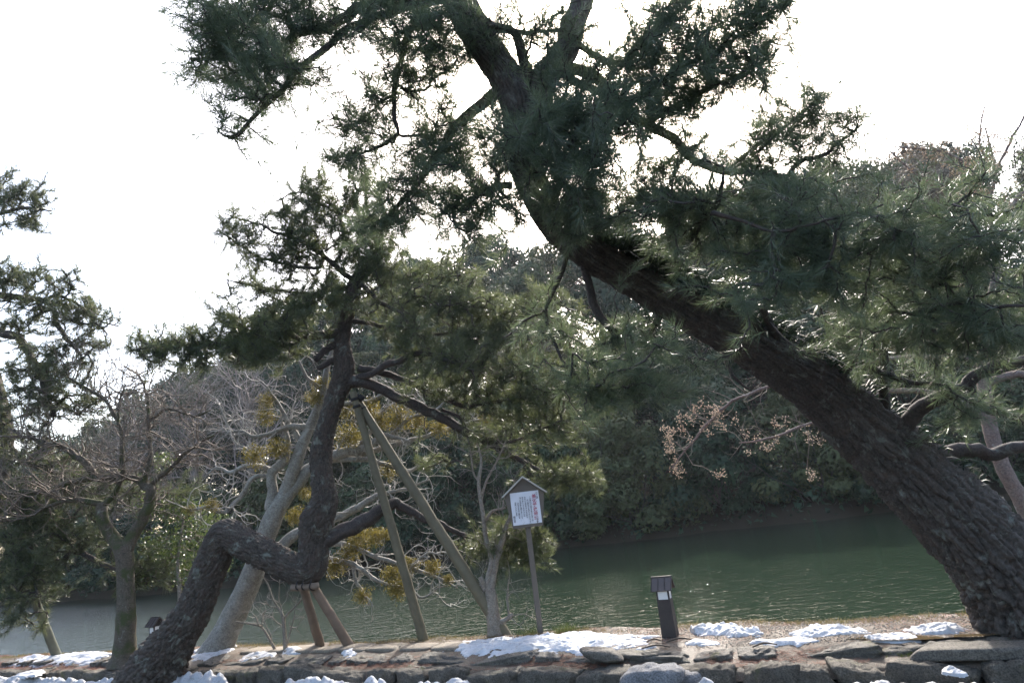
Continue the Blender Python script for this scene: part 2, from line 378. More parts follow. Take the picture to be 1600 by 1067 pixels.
# ------------------------------------------------------------------ setting: the near bank
def curve(pts, z):
    q = np.array([onz(x, y, z)[:2] for x, y in pts]); q = q[np.argsort(q[:, 0])]
    def f(x):
        x = np.asarray(x, float); y = np.interp(x, q[:, 0], q[:, 1])
        s0 = -0.5; s1 = -0.42
        y = np.where(x < q[0, 0], q[0, 1] + (x - q[0, 0]) * s0, y); return np.where(x > q[-1, 0], q[-1, 1] + (x - q[-1, 0]) * s1, y)
    return f
_k = curve([(0, 1047), (300, 1048), (540, 1046), (700, 1047), (1060, 1047), (1300, 1039), (1600, 1032)], -.06)
def yK(x):
    x = np.asarray(x, float); return (_k(x - .5) + _k(x) + _k(x + .5)) / 3
_b = curve([(0, 1024), (140, 1020), (300, 1010), (560, 1003), (780, 992), (900, 985), (1000, 978), (1200, 972), (1500, 960)], 0)
def yB(x):
    x = np.asarray(x, float); y = (_b(x - .6) + _b(x) + _b(x + .6)) / 3
    return np.maximum(y, yK(x) + 0.95) + .05 * np.sin(x * 3.1) + .03 * np.sin(x * 7.7 + 1)
def path_z(x, y):
    """height of the trodden path surface"""
    x = np.asarray(x, float); y = np.asarray(y, float)
    k = yK(x); b = yB(x)
    z = np.interp(y - k, [0.0, .16, .35, .62, .8], [-.36, -.11, -.09, -.04, 0.0])
    q = np.stack([x, y, x * 0], -1).reshape(-1, 3)
    z = z + (.022 * fbm(q * 1.6, 5) + .010 * fbm(q * 9, 6)).reshape(z.shape) * (y - k > .1)
    dn = np.clip((y - b) / 1.2, 0, 1)
    return z - 1.25 * dn ** .75 * (y > b)
xs = np.concatenate([np.linspace(-60, -13, 24)[:-1], np.linspace(-13, 6, 420), np.linspace(6, 50, 24)[1:]])
ts = np.concatenate([np.linspace(.10, .17, 3), np.linspace(.2, .9, 14), np.linspace(.95, 1.0, 2)])
rows = []
for t in np.concatenate([np.array([.10, .15, .2, .28, .36, .44, .52, .6, .68, .76, .84])]): rows.append(yK(xs) + t)
for t in np.linspace(0, 1, 24)[1:]: rows.append((yK(xs) + .84) * (1 - t) + yB(xs) * t)
for t in (.05, .1, .16, .25, .4, .7, 1.1, 1.6): rows.append(yB(xs) + t)
Y = np.array(rows); X = np.tile(xs, (len(rows), 1)); Z = path_z(X, Y)
ny, nx = Y.shape
gi = (np.arange(ny - 1)[:, None] * nx + np.arange(nx - 1)[None]).ravel()
GF = np.stack([gi, gi + 1, gi + nx + 1, gi + nx], 1)
path = tag(mk('path', np.stack([X, Y, Z], -1).reshape(-1, 3), GF, M['path']), 'bare brown waterside path of trodden soil and fallen needles', kind='structure')
# road on the camera's side
Xr = np.array([-80, -40, -20, -13, *np.linspace(-12, 6, 30), 12, 30, 80.0]); r0 = yK(Xr) + .12
V = np.concatenate([np.stack([Xr, r0 * 0 - 80, r0 * 0 - .36], 1), np.stack([Xr, r0, r0 * 0 - .36], 1)])
n = len(Xr); i = np.arange(n - 1)
tag(mk('road', V, np.stack([i, i + 1, n + i + 1, n + i], 1), M['road']), 'grey asphalt road in front of the stone kerb', kind='structure')
# water
V = [(-160, 2, -.55), (160, 2, -.55), (160, 120, -.55), (-160, 120, -.55)]
tag(mk('water', V, [(0, 1, 2, 3)], M['water'], smooth=False), 'dark green rippled moat water', kind='structure')
# far bank and hill
SHX = np.array([-90, -34.6, -29.5, -17, .9, 16, 40, 90]); SHY = np.array([70, 45.5, 42.2, 36, 34.5, 31.6, 28.5, 24])
def yS(x): return np.interp(x, SHX, SHY) + .5 * np.sin(np.asarray(x) * .9) + .3 * np.sin(np.asarray(x) * 2.3 + 1)
def hill_z(x, y):
    t = y - yS(x)
    ridge = np.interp(x, [-70, -34, -22, -8, 5, 20, 45], [1.5, 2.5, 6, 11, 12, 14, 15])
    z = np.interp(t, [-1.0, 0, .5, 2.0], [-1.6, -.6, .1, .5])
    s = np.clip((t - 2) / 24, 0, 1); z = z + (ridge) * (s * s * (3 - 2 * s)) * (t > 2)
    return z - np.clip(t - 30, 0, 60) * .2 + .25 * np.sin(x * .7) * np.clip(t / 6, 0, 1)
xs = np.linspace(-120, 120, 160); tt = np.array([-1, -.3, 0, .25, .5, 1, 2, 4, 6, 9, 12, 15, 18, 21, 24, 28, 34, 45, 70, 110, 160.])
Y = yS(xs)[None] + tt[:, None]; X = np.tile(xs, (len(tt), 1)); Z = hill_z(X, Y)
ny, nx = Y.shape; gi = (np.arange(ny - 1)[:, None] * nx + np.arange(nx - 1)[None]).ravel()
tag(mk('hill', np.stack([X, Y, Z], -1).reshape(-1, 3), np.stack([gi, gi + 1, gi + nx + 1, gi + nx], 1), M['far_soil']), 'dark wooded hillside rising from the far bank', kind='structure')

# ------------------------------------------------------------------ plant builders
def ctrl(pts, d0=None, d1=None):
    """pixel control points (px,py,diam_px[,depth]) -> rows (x,y,z,r)"""
    out = []; n = len(pts)
    for i, q in enumerate(pts):
        d = q[3] if len(q) > 3 else d0 + (d1 - d0) * i / max(1, n - 1)
        out.append([*P(q[0], q[1], d), q[2] / 2 * mpp(q[0], q[1], d)])
    return np.array(out)
def wiggle(rows, amp, seed):
    n = len(rows); q = np.stack([np.arange(n) * .13, np.full(n, seed * 3.7), np.zeros(n)], 1)
    o = rows.copy(); k = np.sin(np.linspace(0, math.pi, n)) ** .5
    for a in range(3): o[:, a] += amp * k * fbm(q * 2, seed + a * 11, 3)
    return o
def mst(skel, pts, wpath=.22):
    """joins scattered points to the skeleton, each to the nearest joined node -> parent index list"""
    ns = len(skel); A = np.vstack([skel, pts]); par = np.full(len(A), -1); pl = np.zeros(len(A))
    d0 = np.array([np.min(np.sum((skel - p) ** 2, 1)) for p in pts])
    order = np.argsort(d0); idx = np.zeros(len(A), int); idx[:ns] = np.arange(ns); k = ns
    Q = np.zeros_like(A); Q[:ns] = skel; plq = np.zeros(len(A))
    for o in order:
        p = pts[o]; d = np.sqrt(np.sum((Q[:k] - p) ** 2, 1)); c = d + wpath * plq[:k]; j = int(np.argmin(c))
        me = ns + o; par[me] = idx[j]; Q[k] = p; plq[k] = plq[j] + d[j]; idx[k] = me; k += 1
    return A, par, ns, ns + order
def twig_mesh(A, par, ns, order, r0, rng, rmax=.02, sides=3, sag=.05):
    cnt = np.ones(len(A))
    for i in order[::-1]:
        if par[i] >= 0: cnt[par[i]] += cnt[i]
    c = order; p = par[c]
    a = A[p]; b = A[c]; L = np.linalg.norm(b - a, axis=1)[:, None]
    rb = np.minimum(r0 * cnt[c] ** .42, rmax); ra = np.minimum(r0 * (cnt[np.where(p < ns, c, p)]) ** .42 * 1.05, rmax)
    q1 = a * .67 + b * .33 + rng.normal(0, .09, a.shape) * L; q2 = a * .33 + b * .67 + rng.normal(0, .07, a.shape) * L
    q1[:, 2] -= sag * L[:, 0]
    r1 = ra * .67 + rb * .33; r2 = ra * .33 + rb * .67
    V, F = frustums(np.vstack([a, q1, q2]), np.vstack([q1, q2, b]), np.concatenate([ra, r1, r2]), np.concatenate([r1, r2, rb]), sides)
    ed = b - q2; ed /= np.linalg.norm(ed, axis=1)[:, None] + 1e-9
    return V, F, b, ed, cnt[c]
def needle_mesh(pos, ax, rng, n, ln, w, slen, droop=0.0):
    """pos, ax (S,3): shoots -> one thin triangle for each needle; n needles a shoot"""
    S = len(pos); k = S * n
    s = rng.random((S, n)) ** .75
    base = pos[:, None] + ax[:, None] * ((s - .75) * slen[:, None])[..., None]
    rd = rng.normal(size=(S, n, 3)); rd -= ax[:, None] * np.sum(rd * ax[:, None], -1, keepdims=True); rd /= np.linalg.norm(rd, axis=-1, keepdims=True) + 1e-9
    al = np.radians(68 - 45 * s + rng.normal(0, 9, s.shape))
    d = ax[:, None] * np.cos(al)[..., None] + rd * np.sin(al)[..., None]
    d[..., 2] -= droop * rng.random(s.shape)
    L = ln * (.7 + .45 * rng.random(s.shape)) * (0.85 + .3 * rng.random((S, 1)))
    side = np.cross(d, rng.normal(size=d.shape)); side /= np.linalg.norm(side, axis=-1, keepdims=True) + 1e-9
    tip = base + d * L[..., None]; mid = base + d * (L * .12)[..., None]
    V = np.stack([mid - side * w / 2, mid + side * w / 2, tip], 2).reshape(-1, 3)
    return V, np.arange(k * 3).reshape(-1, 3)
def pad_points(pads, dens, rng, skel, heart, sp):
    """foliage pads filled with straight-ish sprays of shoots that run outwards from the wood"""
    out = []
    for q in pads:
        px, py, rx, ry, d, dd = q[:6]; m = q[6] if len(q) > 6 else 1.0
        area = math.pi * rx * ry * mpp(px, py, d) ** 2; n = max(6, int(area * dens * m))
        c = P(px, py, d); s0 = skel[int(np.argmin(np.sum((skel - c) ** 2, 1)))]
        a = c - s0; a /= np.linalg.norm(a) + 1e-6; b = c - heart; b[2] *= .4; b /= np.linalg.norm(b) + 1e-6
        while n > 0:
            k = int(rng.integers(4, 9)); n -= k
            u = rng.normal(size=3); u /= np.linalg.norm(u); u *= rng.random() ** .45
            st = P(px + 1.05 * rx * u[0], py + 1.05 * ry * u[1], d + dd * u[2])
            v = a * .35 + b * .55 + rng.normal(0, .40, 3); v[2] += .12; v /= np.linalg.norm(v)
            t = (np.arange(k) - k * .55) * sp * rng.uniform(.8, 1.2)
            bow = rng.normal(0, .05, 3)
            for w in t: out.append(st + v * w + bow * (w / sp) ** 2 * .25 * sp * 4 + rng.normal(0, sp * .14, 3))
    return np.array(out)
def pine(label, trunk, limbs, pads, seed, dens, nneedle, nlen, nwid, mats, group=None, segs=160, cu=.08, cv=.2, bdepth=.02, tstep=.018, skel_from=.35, r0=.0026, up=.24, lump=.04, along=0, spread=.1, skip=()):
    rng = np.random.default_rng(seed)
    rows = catmull(trunk, tstep); base = np.array([trunk[0][0], trunk[0][1], 0.0])
    root = tag(empty('pine_tree', base), label, 'tree', group)
    barked('trunk', rows, segs, mats[0], root, base, cu, cv, bdepth, seed, lump)
    skel = [rows[int(len(rows) * skel_from)::12, :3]]
    for li, L in enumerate(limbs):
        C = catmull(L, .05); C = wiggle(C, .05 + C[:, 3].mean() * .3, seed + li)
        big = C[:, 3].max()
        barked('limb', C, 28 if big > .04 else 14, mats[1], root, base, .05, .11, .010, seed + li, .06)
        skel.append(C[int(len(C) * .25)::3, :3])
    pts = pad_points(pads, dens, rng, np.vstack(skel), rows[int(len(rows) * .75), :3], nlen * .72)
    for li, C in enumerate(skel[1:]):
        if not along or li in skip: continue
        k = max(3, int(len(C) * .15 * along)); i = (len(C) * (.30 + .70 * rng.random(k) ** .8)).astype(int).clip(0, len(C) - 1)
        off = rng.normal(0, spread, (k, 3)); off[:, 2] += spread * .5
        pts = np.vstack([pts, C[i] + off])
    A, par, ns, order = mst(np.vstack(skel), pts)
    V, F, b, ed, cnt = twig_mesh(A, par, ns, order, r0, rng)
    tag(mk('twigs', V - base, F, M['twig_dark'], root), kind='stuff')
    ax = ed * .85 + rng.normal(0, .22, ed.shape); ax[:, 2] += up; ax /= np.linalg.norm(ax, axis=1)[:, None]
    slen = nlen * rng.uniform(.9, 2.2, len(b))
    V, F = needle_mesh(b, ax, rng, nneedle, nlen, nwid, slen, .12)
    tag(mk('needles', V - base, F, mats[2], root, smooth=False), kind='stuff')
    return root
# ------------------------------------------------------------------ bare branching
class Segs:
    def __init__(s): s.a = []; s.b = []; s.ra = []; s.rb = []; s.tips = []
    def add(s, a, b, ra, rb): s.a.append(a); s.b.append(b); s.ra.append(ra); s.rb.append(rb)
    def mesh(s, sides=4): return frustums(np.array(s.a), np.array(s.b), np.array(s.ra), np.array(s.rb), sides)
def sprout(S, p, d, L, r, lvl, rnd, crook=.35, up=.08, kids=3, step=.12):
    p = Vector(p); d = Vector(d).normalized(); n = max(3, int(L / step)); st = L / n
    spots = set(rnd.sample(range(1, n + 1), min(n, kids))) if lvl > 0 else set()
    for i in range(n):
        d = (d + Vector((rnd.gauss(0, crook), rnd.gauss(0, crook), rnd.gauss(0, crook) + up))).normalized()
        q = p + d * st; ra = r * (1 - .75 * i / n); rb = r * (1 - .75 * (i + 1) / n)
        S.add(tuple(p), tuple(q), ra, rb)
        if i + 1 in spots:
            s = Vector((rnd.gauss(0, 1), rnd.gauss(0, 1), rnd.gauss(0, 1) + .3)); s = (s - d * s.dot(d)).normalized()
            sprout(S, q, d * .6 + s * .9, L * rnd.uniform(.45, .75), rb * .7, lvl - 1, rnd, crook, up, kids, step)
        p = q
    S.tips.append(tuple(p))
def bare_tree(name, label, trunk, limbs, seed, mats, twigs, tl, tr, lvl=2, crook=.3, up=.08, kids=3, group=None, segs=40, cu=.05, cv=.08, bd=.006, step=.1, cat='tree', lump=.05, tstep=.03):
    rnd = random.Random(seed); rows = catmull(trunk, tstep); base = np.array([trunk[0][0], trunk[0][1], trunk[0][2]])
    root = tag(empty(name, base), label, cat, group)
    barked('trunk', rows, segs, mats[0], root, base, cu, cv, bd, seed, lump)
    S = Segs(); alls = []
    for li, L in enumerate(limbs):
        C = catmull(L, .05); C = wiggle(C, .03 + C[:, 3].mean() * .5, seed + li)
        barked('limb', C, 20 if C[:, 3].max() > .03 else 10, mats[0], root, base, cu, cv, bd * .6, seed + li, .07); alls.append(C)
    lens = np.array([len(c) for c in alls], float); lens /= lens.sum()
    for C, w in zip(alls, lens):
        for t in range(max(3, int(twigs * w))):
            i = min(len(C) - 2, int(len(C) * (.25 + .75 * rnd.random()))); T = C[i + 1, :3] - C[i, :3]; T = Vector(T).normalized()
            s = Vector((rnd.gauss(0, 1), rnd.gauss(0, .8), rnd.gauss(.25, .8))); s = (s - T * s.dot(T)).normalized()
            sprout(S, C[i, :3], T * .5 + s, tl * rnd.uniform(.5, 1.3), min(tr, C[i, 3] * .8), lvl, rnd, crook, up, kids, step)
    V, F = S.mesh()
    tag(mk('twigs', V - base, F, mats[1], root), kind='stuff')
    return root, S, base
def leaf_quads(pos, nrm, size, rng, asp=.55, tri=False):
    t = np.cross(nrm, rng.normal(size=nrm.shape)); t /= np.linalg.norm(t, axis=1)[:, None] + 1e-9; b = np.cross(nrm, t)
    s = size[:, None]
    if tri:
        V = np.stack([pos - t * s * 1.1, pos + b * s * asp * 1.25 + t * s * .3, pos + t * s - b * s * asp * 1.1], 1).reshape(-1, 3)
        return V, np.arange(len(pos) * 3).reshape(-1, 3)
    V = np.stack([pos - t * s, pos + b * s * asp, pos + t * s, pos - b * s * asp], 1).reshape(-1, 3)
    return V, np.arange(len(pos) * 4).reshape(-1, 4)
def lobed_crown(rng, n, nl, cz, rad, lobe, leaf, flat=.75, dome=False):
    """leaves over many uneven clumps in a crown of half-widths rad about height cz (unit tree)"""
    c = rng.normal(size=(nl, 3)); c /= np.linalg.norm(c, axis=1)[:, None]; c *= rng.random((nl, 1)) ** .3
    c = c * np.array(rad) + np.array([0, 0, cz])
    if dome:
        hz = rng.random(nl) ** 1.15; an = rng.random(nl) * 6.283; rr = np.sqrt(np.clip(1 - hz ** 2, .04, 1)) * rng.random(nl) ** .35
        c = np.stack([rad[0] * rr * np.cos(an), rad[1] * rr * np.sin(an), .02 + hz * .86], 1)
    lr = rng.uniform(*lobe, nl)
    k = rng.integers(0, nl, n); u = rng.normal(size=(n, 3)); u /= np.linalg.norm(u, axis=1)[:, None]
    u[:, 2] = np.where(rng.random(n) < .65, np.abs(u[:, 2]), u[:, 2])
    rr = lr[k] * (0.55 + .55 * rng.random(n) ** .6)
    p = c[k] + u * rr[:, None] * np.array([1, 1, flat])
    p = p + .04 * np.stack([vnoise(p * 14, 3), vnoise(p * 14, 5), vnoise(p * 14, 8)], 1)
    nn = u * 1.25 + rng.normal(0, .42, u.shape); nn[:, 2] += .2; nn /= np.linalg.norm(nn, axis=1)[:, None]
    return leaf_quads(p, nn, leaf * rng.uniform(.6, 1.3, n), rng, .6, True)

# ------------------------------------------------------------------ the hill's trees, across the moat
SKX = [-1.2, -.75, -.58, -.456, -.30, -.08, .119, .30, .464, .74, 1.2]; SKZ = [.10, .13, .225, .285, .35, .425, .425, .465, .485, .49, .49]
prng = np.random.default_rng(4)
crowns = []
for s in range(10):
    r = np.random.default_rng(100 + s)
    V, F = lobed_crown(r, 13000, 30, .60, (.27 + .05 * (s % 3), .27, .31 + .03 * (s % 2)), (.08, .16), .0135)
    me = mk('crown', V, F, M[('leaf_far', 'leaf_far_b', 'leaf_far_o', 'leaf_far_d', 'leaf_far', 'leaf_far_b', 'leaf_far_d', 'leaf_far_o', 'leaf_far', 'leaf_far_r')[s]], smooth=False); crowns.append(me.data); bpy.data.objects.remove(me)
trunks = []
for s in range(3):
    r = np.random.default_rng(s + 9); C = [[0, 0, -.05, .02], [.01 * r.normal(), .01, .25, .016], [.03 * r.normal(), .02 * r.normal(), .55, .011], [.04 * r.normal(), .03 * r.normal(), .8, .004]]
    V1, F1, *_ = tube(catmull(C, .05), 8); parts = [(V1, F1)]
    for q in range(6):
        h = .3 + .07 * q; an = r.random() * 6.28; L = .22 * r.uniform(.7, 1.2)
        V2, F2, *_ = tube(catmull([[.01, 0, h, .008], [.5 * L * math.cos(an), .5 * L * math.sin(an), h + .07, .006], [L * math.cos(an), L * math.sin(an), h + .16, .002]], .05), 5); parts.append((V2, F2))
    off = 0; VV = []; FF = []
    for a, b in parts: VV.append(a); FF.append(b + off); off += len(a)
    me = mk('trunk', np.vstack(VV), np.vstack(FF), M['bark_limb']); trunks.append(me.data); bpy.data.objects.remove(me)
def far_tree(x, y, h, wf, k, label, group, name='hill_tree', crown=None, mat=None):
    root = tag(empty(name, (x, y, float(hill_z(x, y)) - .05), prng.random() * 6.28), label, 'tree', group)
    root.scale = (h * wf, h * wf, h)
    for nm, me in (('trunk', trunks[k % 3]), ('crown', crown or crowns[(k * 7 + k // 10) % 10])):
        o = bpy.data.objects.new(nm, me); COL.objects.link(o); o.parent = root
    return root
HUE = ('mid-green', 'fresh green', 'olive', 'very dark green', 'mid-green', 'fresh green', 'very dark green', 'olive', 'mid-green', 'rust-brown')
kk = 0
for off, sp, hr, lab in ((24, 3.9, (13, 19), 'tree on the crest of the wooded hill across the moat'),
                         (15, 5.4, (10, 15), 'tree halfway up the wooded hill across the moat'),
                         (8.0, 4.6, (8, 12), 'tree low on the wooded hill across the moat')):
    x = -46.0
    while x < 46:
        xx = x + prng.uniform(-1.2, 1.2); yy = float(yS(xx)) + off + prng.uniform(-1.8, 1.8); g = float(hill_z(xx, yy)); a = xx / yy
        x += sp * prng.uniform(.8, 1.15)
        if not -.80 < a < .98: continue
        top = CAM_H + yy * float(np.interp(a, SKX, SKZ)); h = prng.uniform(*hr)
        lim = top - g
        if off > 20: h = lim * prng.uniform(.94, 1.08)
        h = min(h, lim * prng.uniform(.94, 1.06))
        if h < 3.5: continue
        far_tree(xx, yy, h, min(1.2, max(.70, 9.5 / h)) * prng.uniform(.95, 1.15), kk, HUE[(kk * 7 + kk // 10) % 10] + ' ' + lab, lab.replace('tree', 'trees')); kk += 1
# shrubs and low trees hanging over the far waterline, each its own shape
bush = [(-33, 1.0, 3.6, 5.2, 'b'), (-27.5, 1.2, 4.2, 5.4, 'a'), (-22.5, 1.0, 3.6, 5.0, 'b'), (-18, 1.0, 4.6, 5.2, 'a'), (-13.2, 1.2, 5.4, 5.6, 'o'), (-8.6, 1.0, 4.8, 5.0, 'a'), (-4.4, .8, 5.8, 5.2, 'b'),
        (.2, 1.0, 6.2, 5.4, 'a'), (3.6, 2.4, 7.4, 4.6, 'y'), (5.0, .7, 5.2, 4.8, 'o'), (9.2, .8, 6.8, 6.0, 'b'), (13.0, 1.2, 5.6, 5.0, 'o'), (16.8, .6, 4.2, 5.2, 'b'), (20.6, 1.0, 5.0, 5.4, 'a'), (25.0, 1.0, 5.6, 5.6, 'b'), (29.5, 1.2, 5, 5.6, 'a')]
words = {'a': ('dark green', 'leaf_far'), 'b': ('deep green', 'leaf_far_d'), 'y': ('yellow-green', 'leaf_far_y'), 'o': ('olive green', 'leaf_far_o')}
where = ['behind the drooping pine at the photo\'s left edge', 'beyond the greenish prop pole', 'beyond the mossy forked tree', 'beyond the roofed lantern by the bent trunk', 'seen beyond the bent pine\'s lower trunk', 'behind the pale leaning tree',
         'behind the bent pine\'s upright stem', 'behind the two long prop poles', 'behind the sign board', 'between the sign and the short lantern', 'largest, above the short lantern', 'above and right of the short lantern',
         'touching the water beside the leaning trunk', 'partly hidden by the leaning trunk', 'right of the leaning trunk', 'at the photo\'s right edge']
for q, (x, dy, h, w, k) in enumerate(bush):
    r = np.random.default_rng(500 + q); y = float(yS(x)) + dy
    base = np.array([x, y, float(hill_z(x, y)) - .1])
    root = tag(empty('waterside_shrub', base), f'{words[k][0]} shrub on the far bank, {where[q]}', 'shrub', 'shrubs along the far waterline')
    V, F = lobed_crown(r, 13000, 52, .50, (.50, .42, .40), (.09, .18), .020 if k != 'y' else .013, .8, True)
    V = V * np.array([w * 1.12, w * .9, h * 1.05]); V[:, 2] = np.maximum(V[:, 2], -.35 + .25 * r.random(len(V)))
    mk('crown', V, F, M[words[k][1]], root, smooth=False)
    S = Segs(); rd = random.Random(q)
    for t in range(5): sprout(S, (rd.uniform(-.4, .4), 0, -.1), (rd.gauss(0, .5), rd.gauss(0, .4), 1), h * .7, .05, 1, rd, .15, .1, 3, .4)
    V, F = S.mesh(); mk('stems', V, F, M['twig_dark'], root)
# low undergrowth over the far slope
ur = np.random.default_rng(41); n = 60000
ux = ur.uniform(-48, 48, n); ut = ur.random(n) ** 1.3 * 26; uy = yS(ux) + ut; kp = np.abs(ux / uy) < 1.0
ux, uy, ut = ux[kp], uy[kp], ut[kp]; hh = .15 + 1.3 * np.clip(.5 + fbm(np.stack([ux * .35, uy * .35, ux * 0], 1), 3), 0, 1.2)
up_ = np.stack([ux, uy, hill_z(ux, uy) + hh * ur.random(len(ux)) ** .6], 1); nn = ur.normal(size=up_.shape); nn[:, 2] += .8; nn[:, 1] -= .5; nn /= np.linalg.norm(nn, axis=1)[:, None]
V, F = leaf_quads(up_, nn, ur.uniform(.07, .2, len(ux)), ur, .6, True)
tag(mk('undergrowth', V, F, M['leaf_far_b'], smooth=False), 'low dark undergrowth covering the far bank and hillside', 'undergrowth', kind='stuff')
# bare brown trees on the far bank, left
def far_bare(x, dy, h, seed, label):
    rnd = random.Random(seed); y = float(yS(x)) + dy; base = np.array([x, y, float(hill_z(x, y)) - .1])
    root = tag(empty('bare_tree', base), label, 'tree', 'bare trees on the far bank')
    tr = catmull([[x, y, base[2], .16], [x + rnd.uniform(-.3, .3), y, base[2] + h * .25, .13], [x + rnd.uniform(-.5, .5), y, base[2] + h * .5, .08], [x + rnd.uniform(-.6, .6), y, base[2] + h * .8, .03]], .15)
    barked('trunk', tr, 12, M['bark_grey'], root, base, .08, .15, .01, seed)
    S = Segs()
    for t in range(26):
        i = int(len(tr) * rnd.uniform(.2, .98)); an = rnd.random() * 6.28
        sprout(S, tr[i, :3], (math.cos(an) * .8, math.sin(an) * .8, .75), h * rnd.uniform(.22, .42), .06, 3, rnd, .16, .05, 4, .38)
    V, F = S.mesh(3); tag(mk('twigs', V - base, F, M['twig_grey'], root), kind='stuff')
far_bare(-24.0, 2.0, 11.5, 1, 'bare twiggy grey-brown tree on far bank, leftmost of three')
far_bare(-19.6, 2.0, 12.0, 2, 'bare twiggy grey-brown tree on far bank, middle of three')
far_bare(-15.0, 2.2, 11.5, 3, 'bare twiggy grey-brown tree on far bank just left of the pale leaning tree')

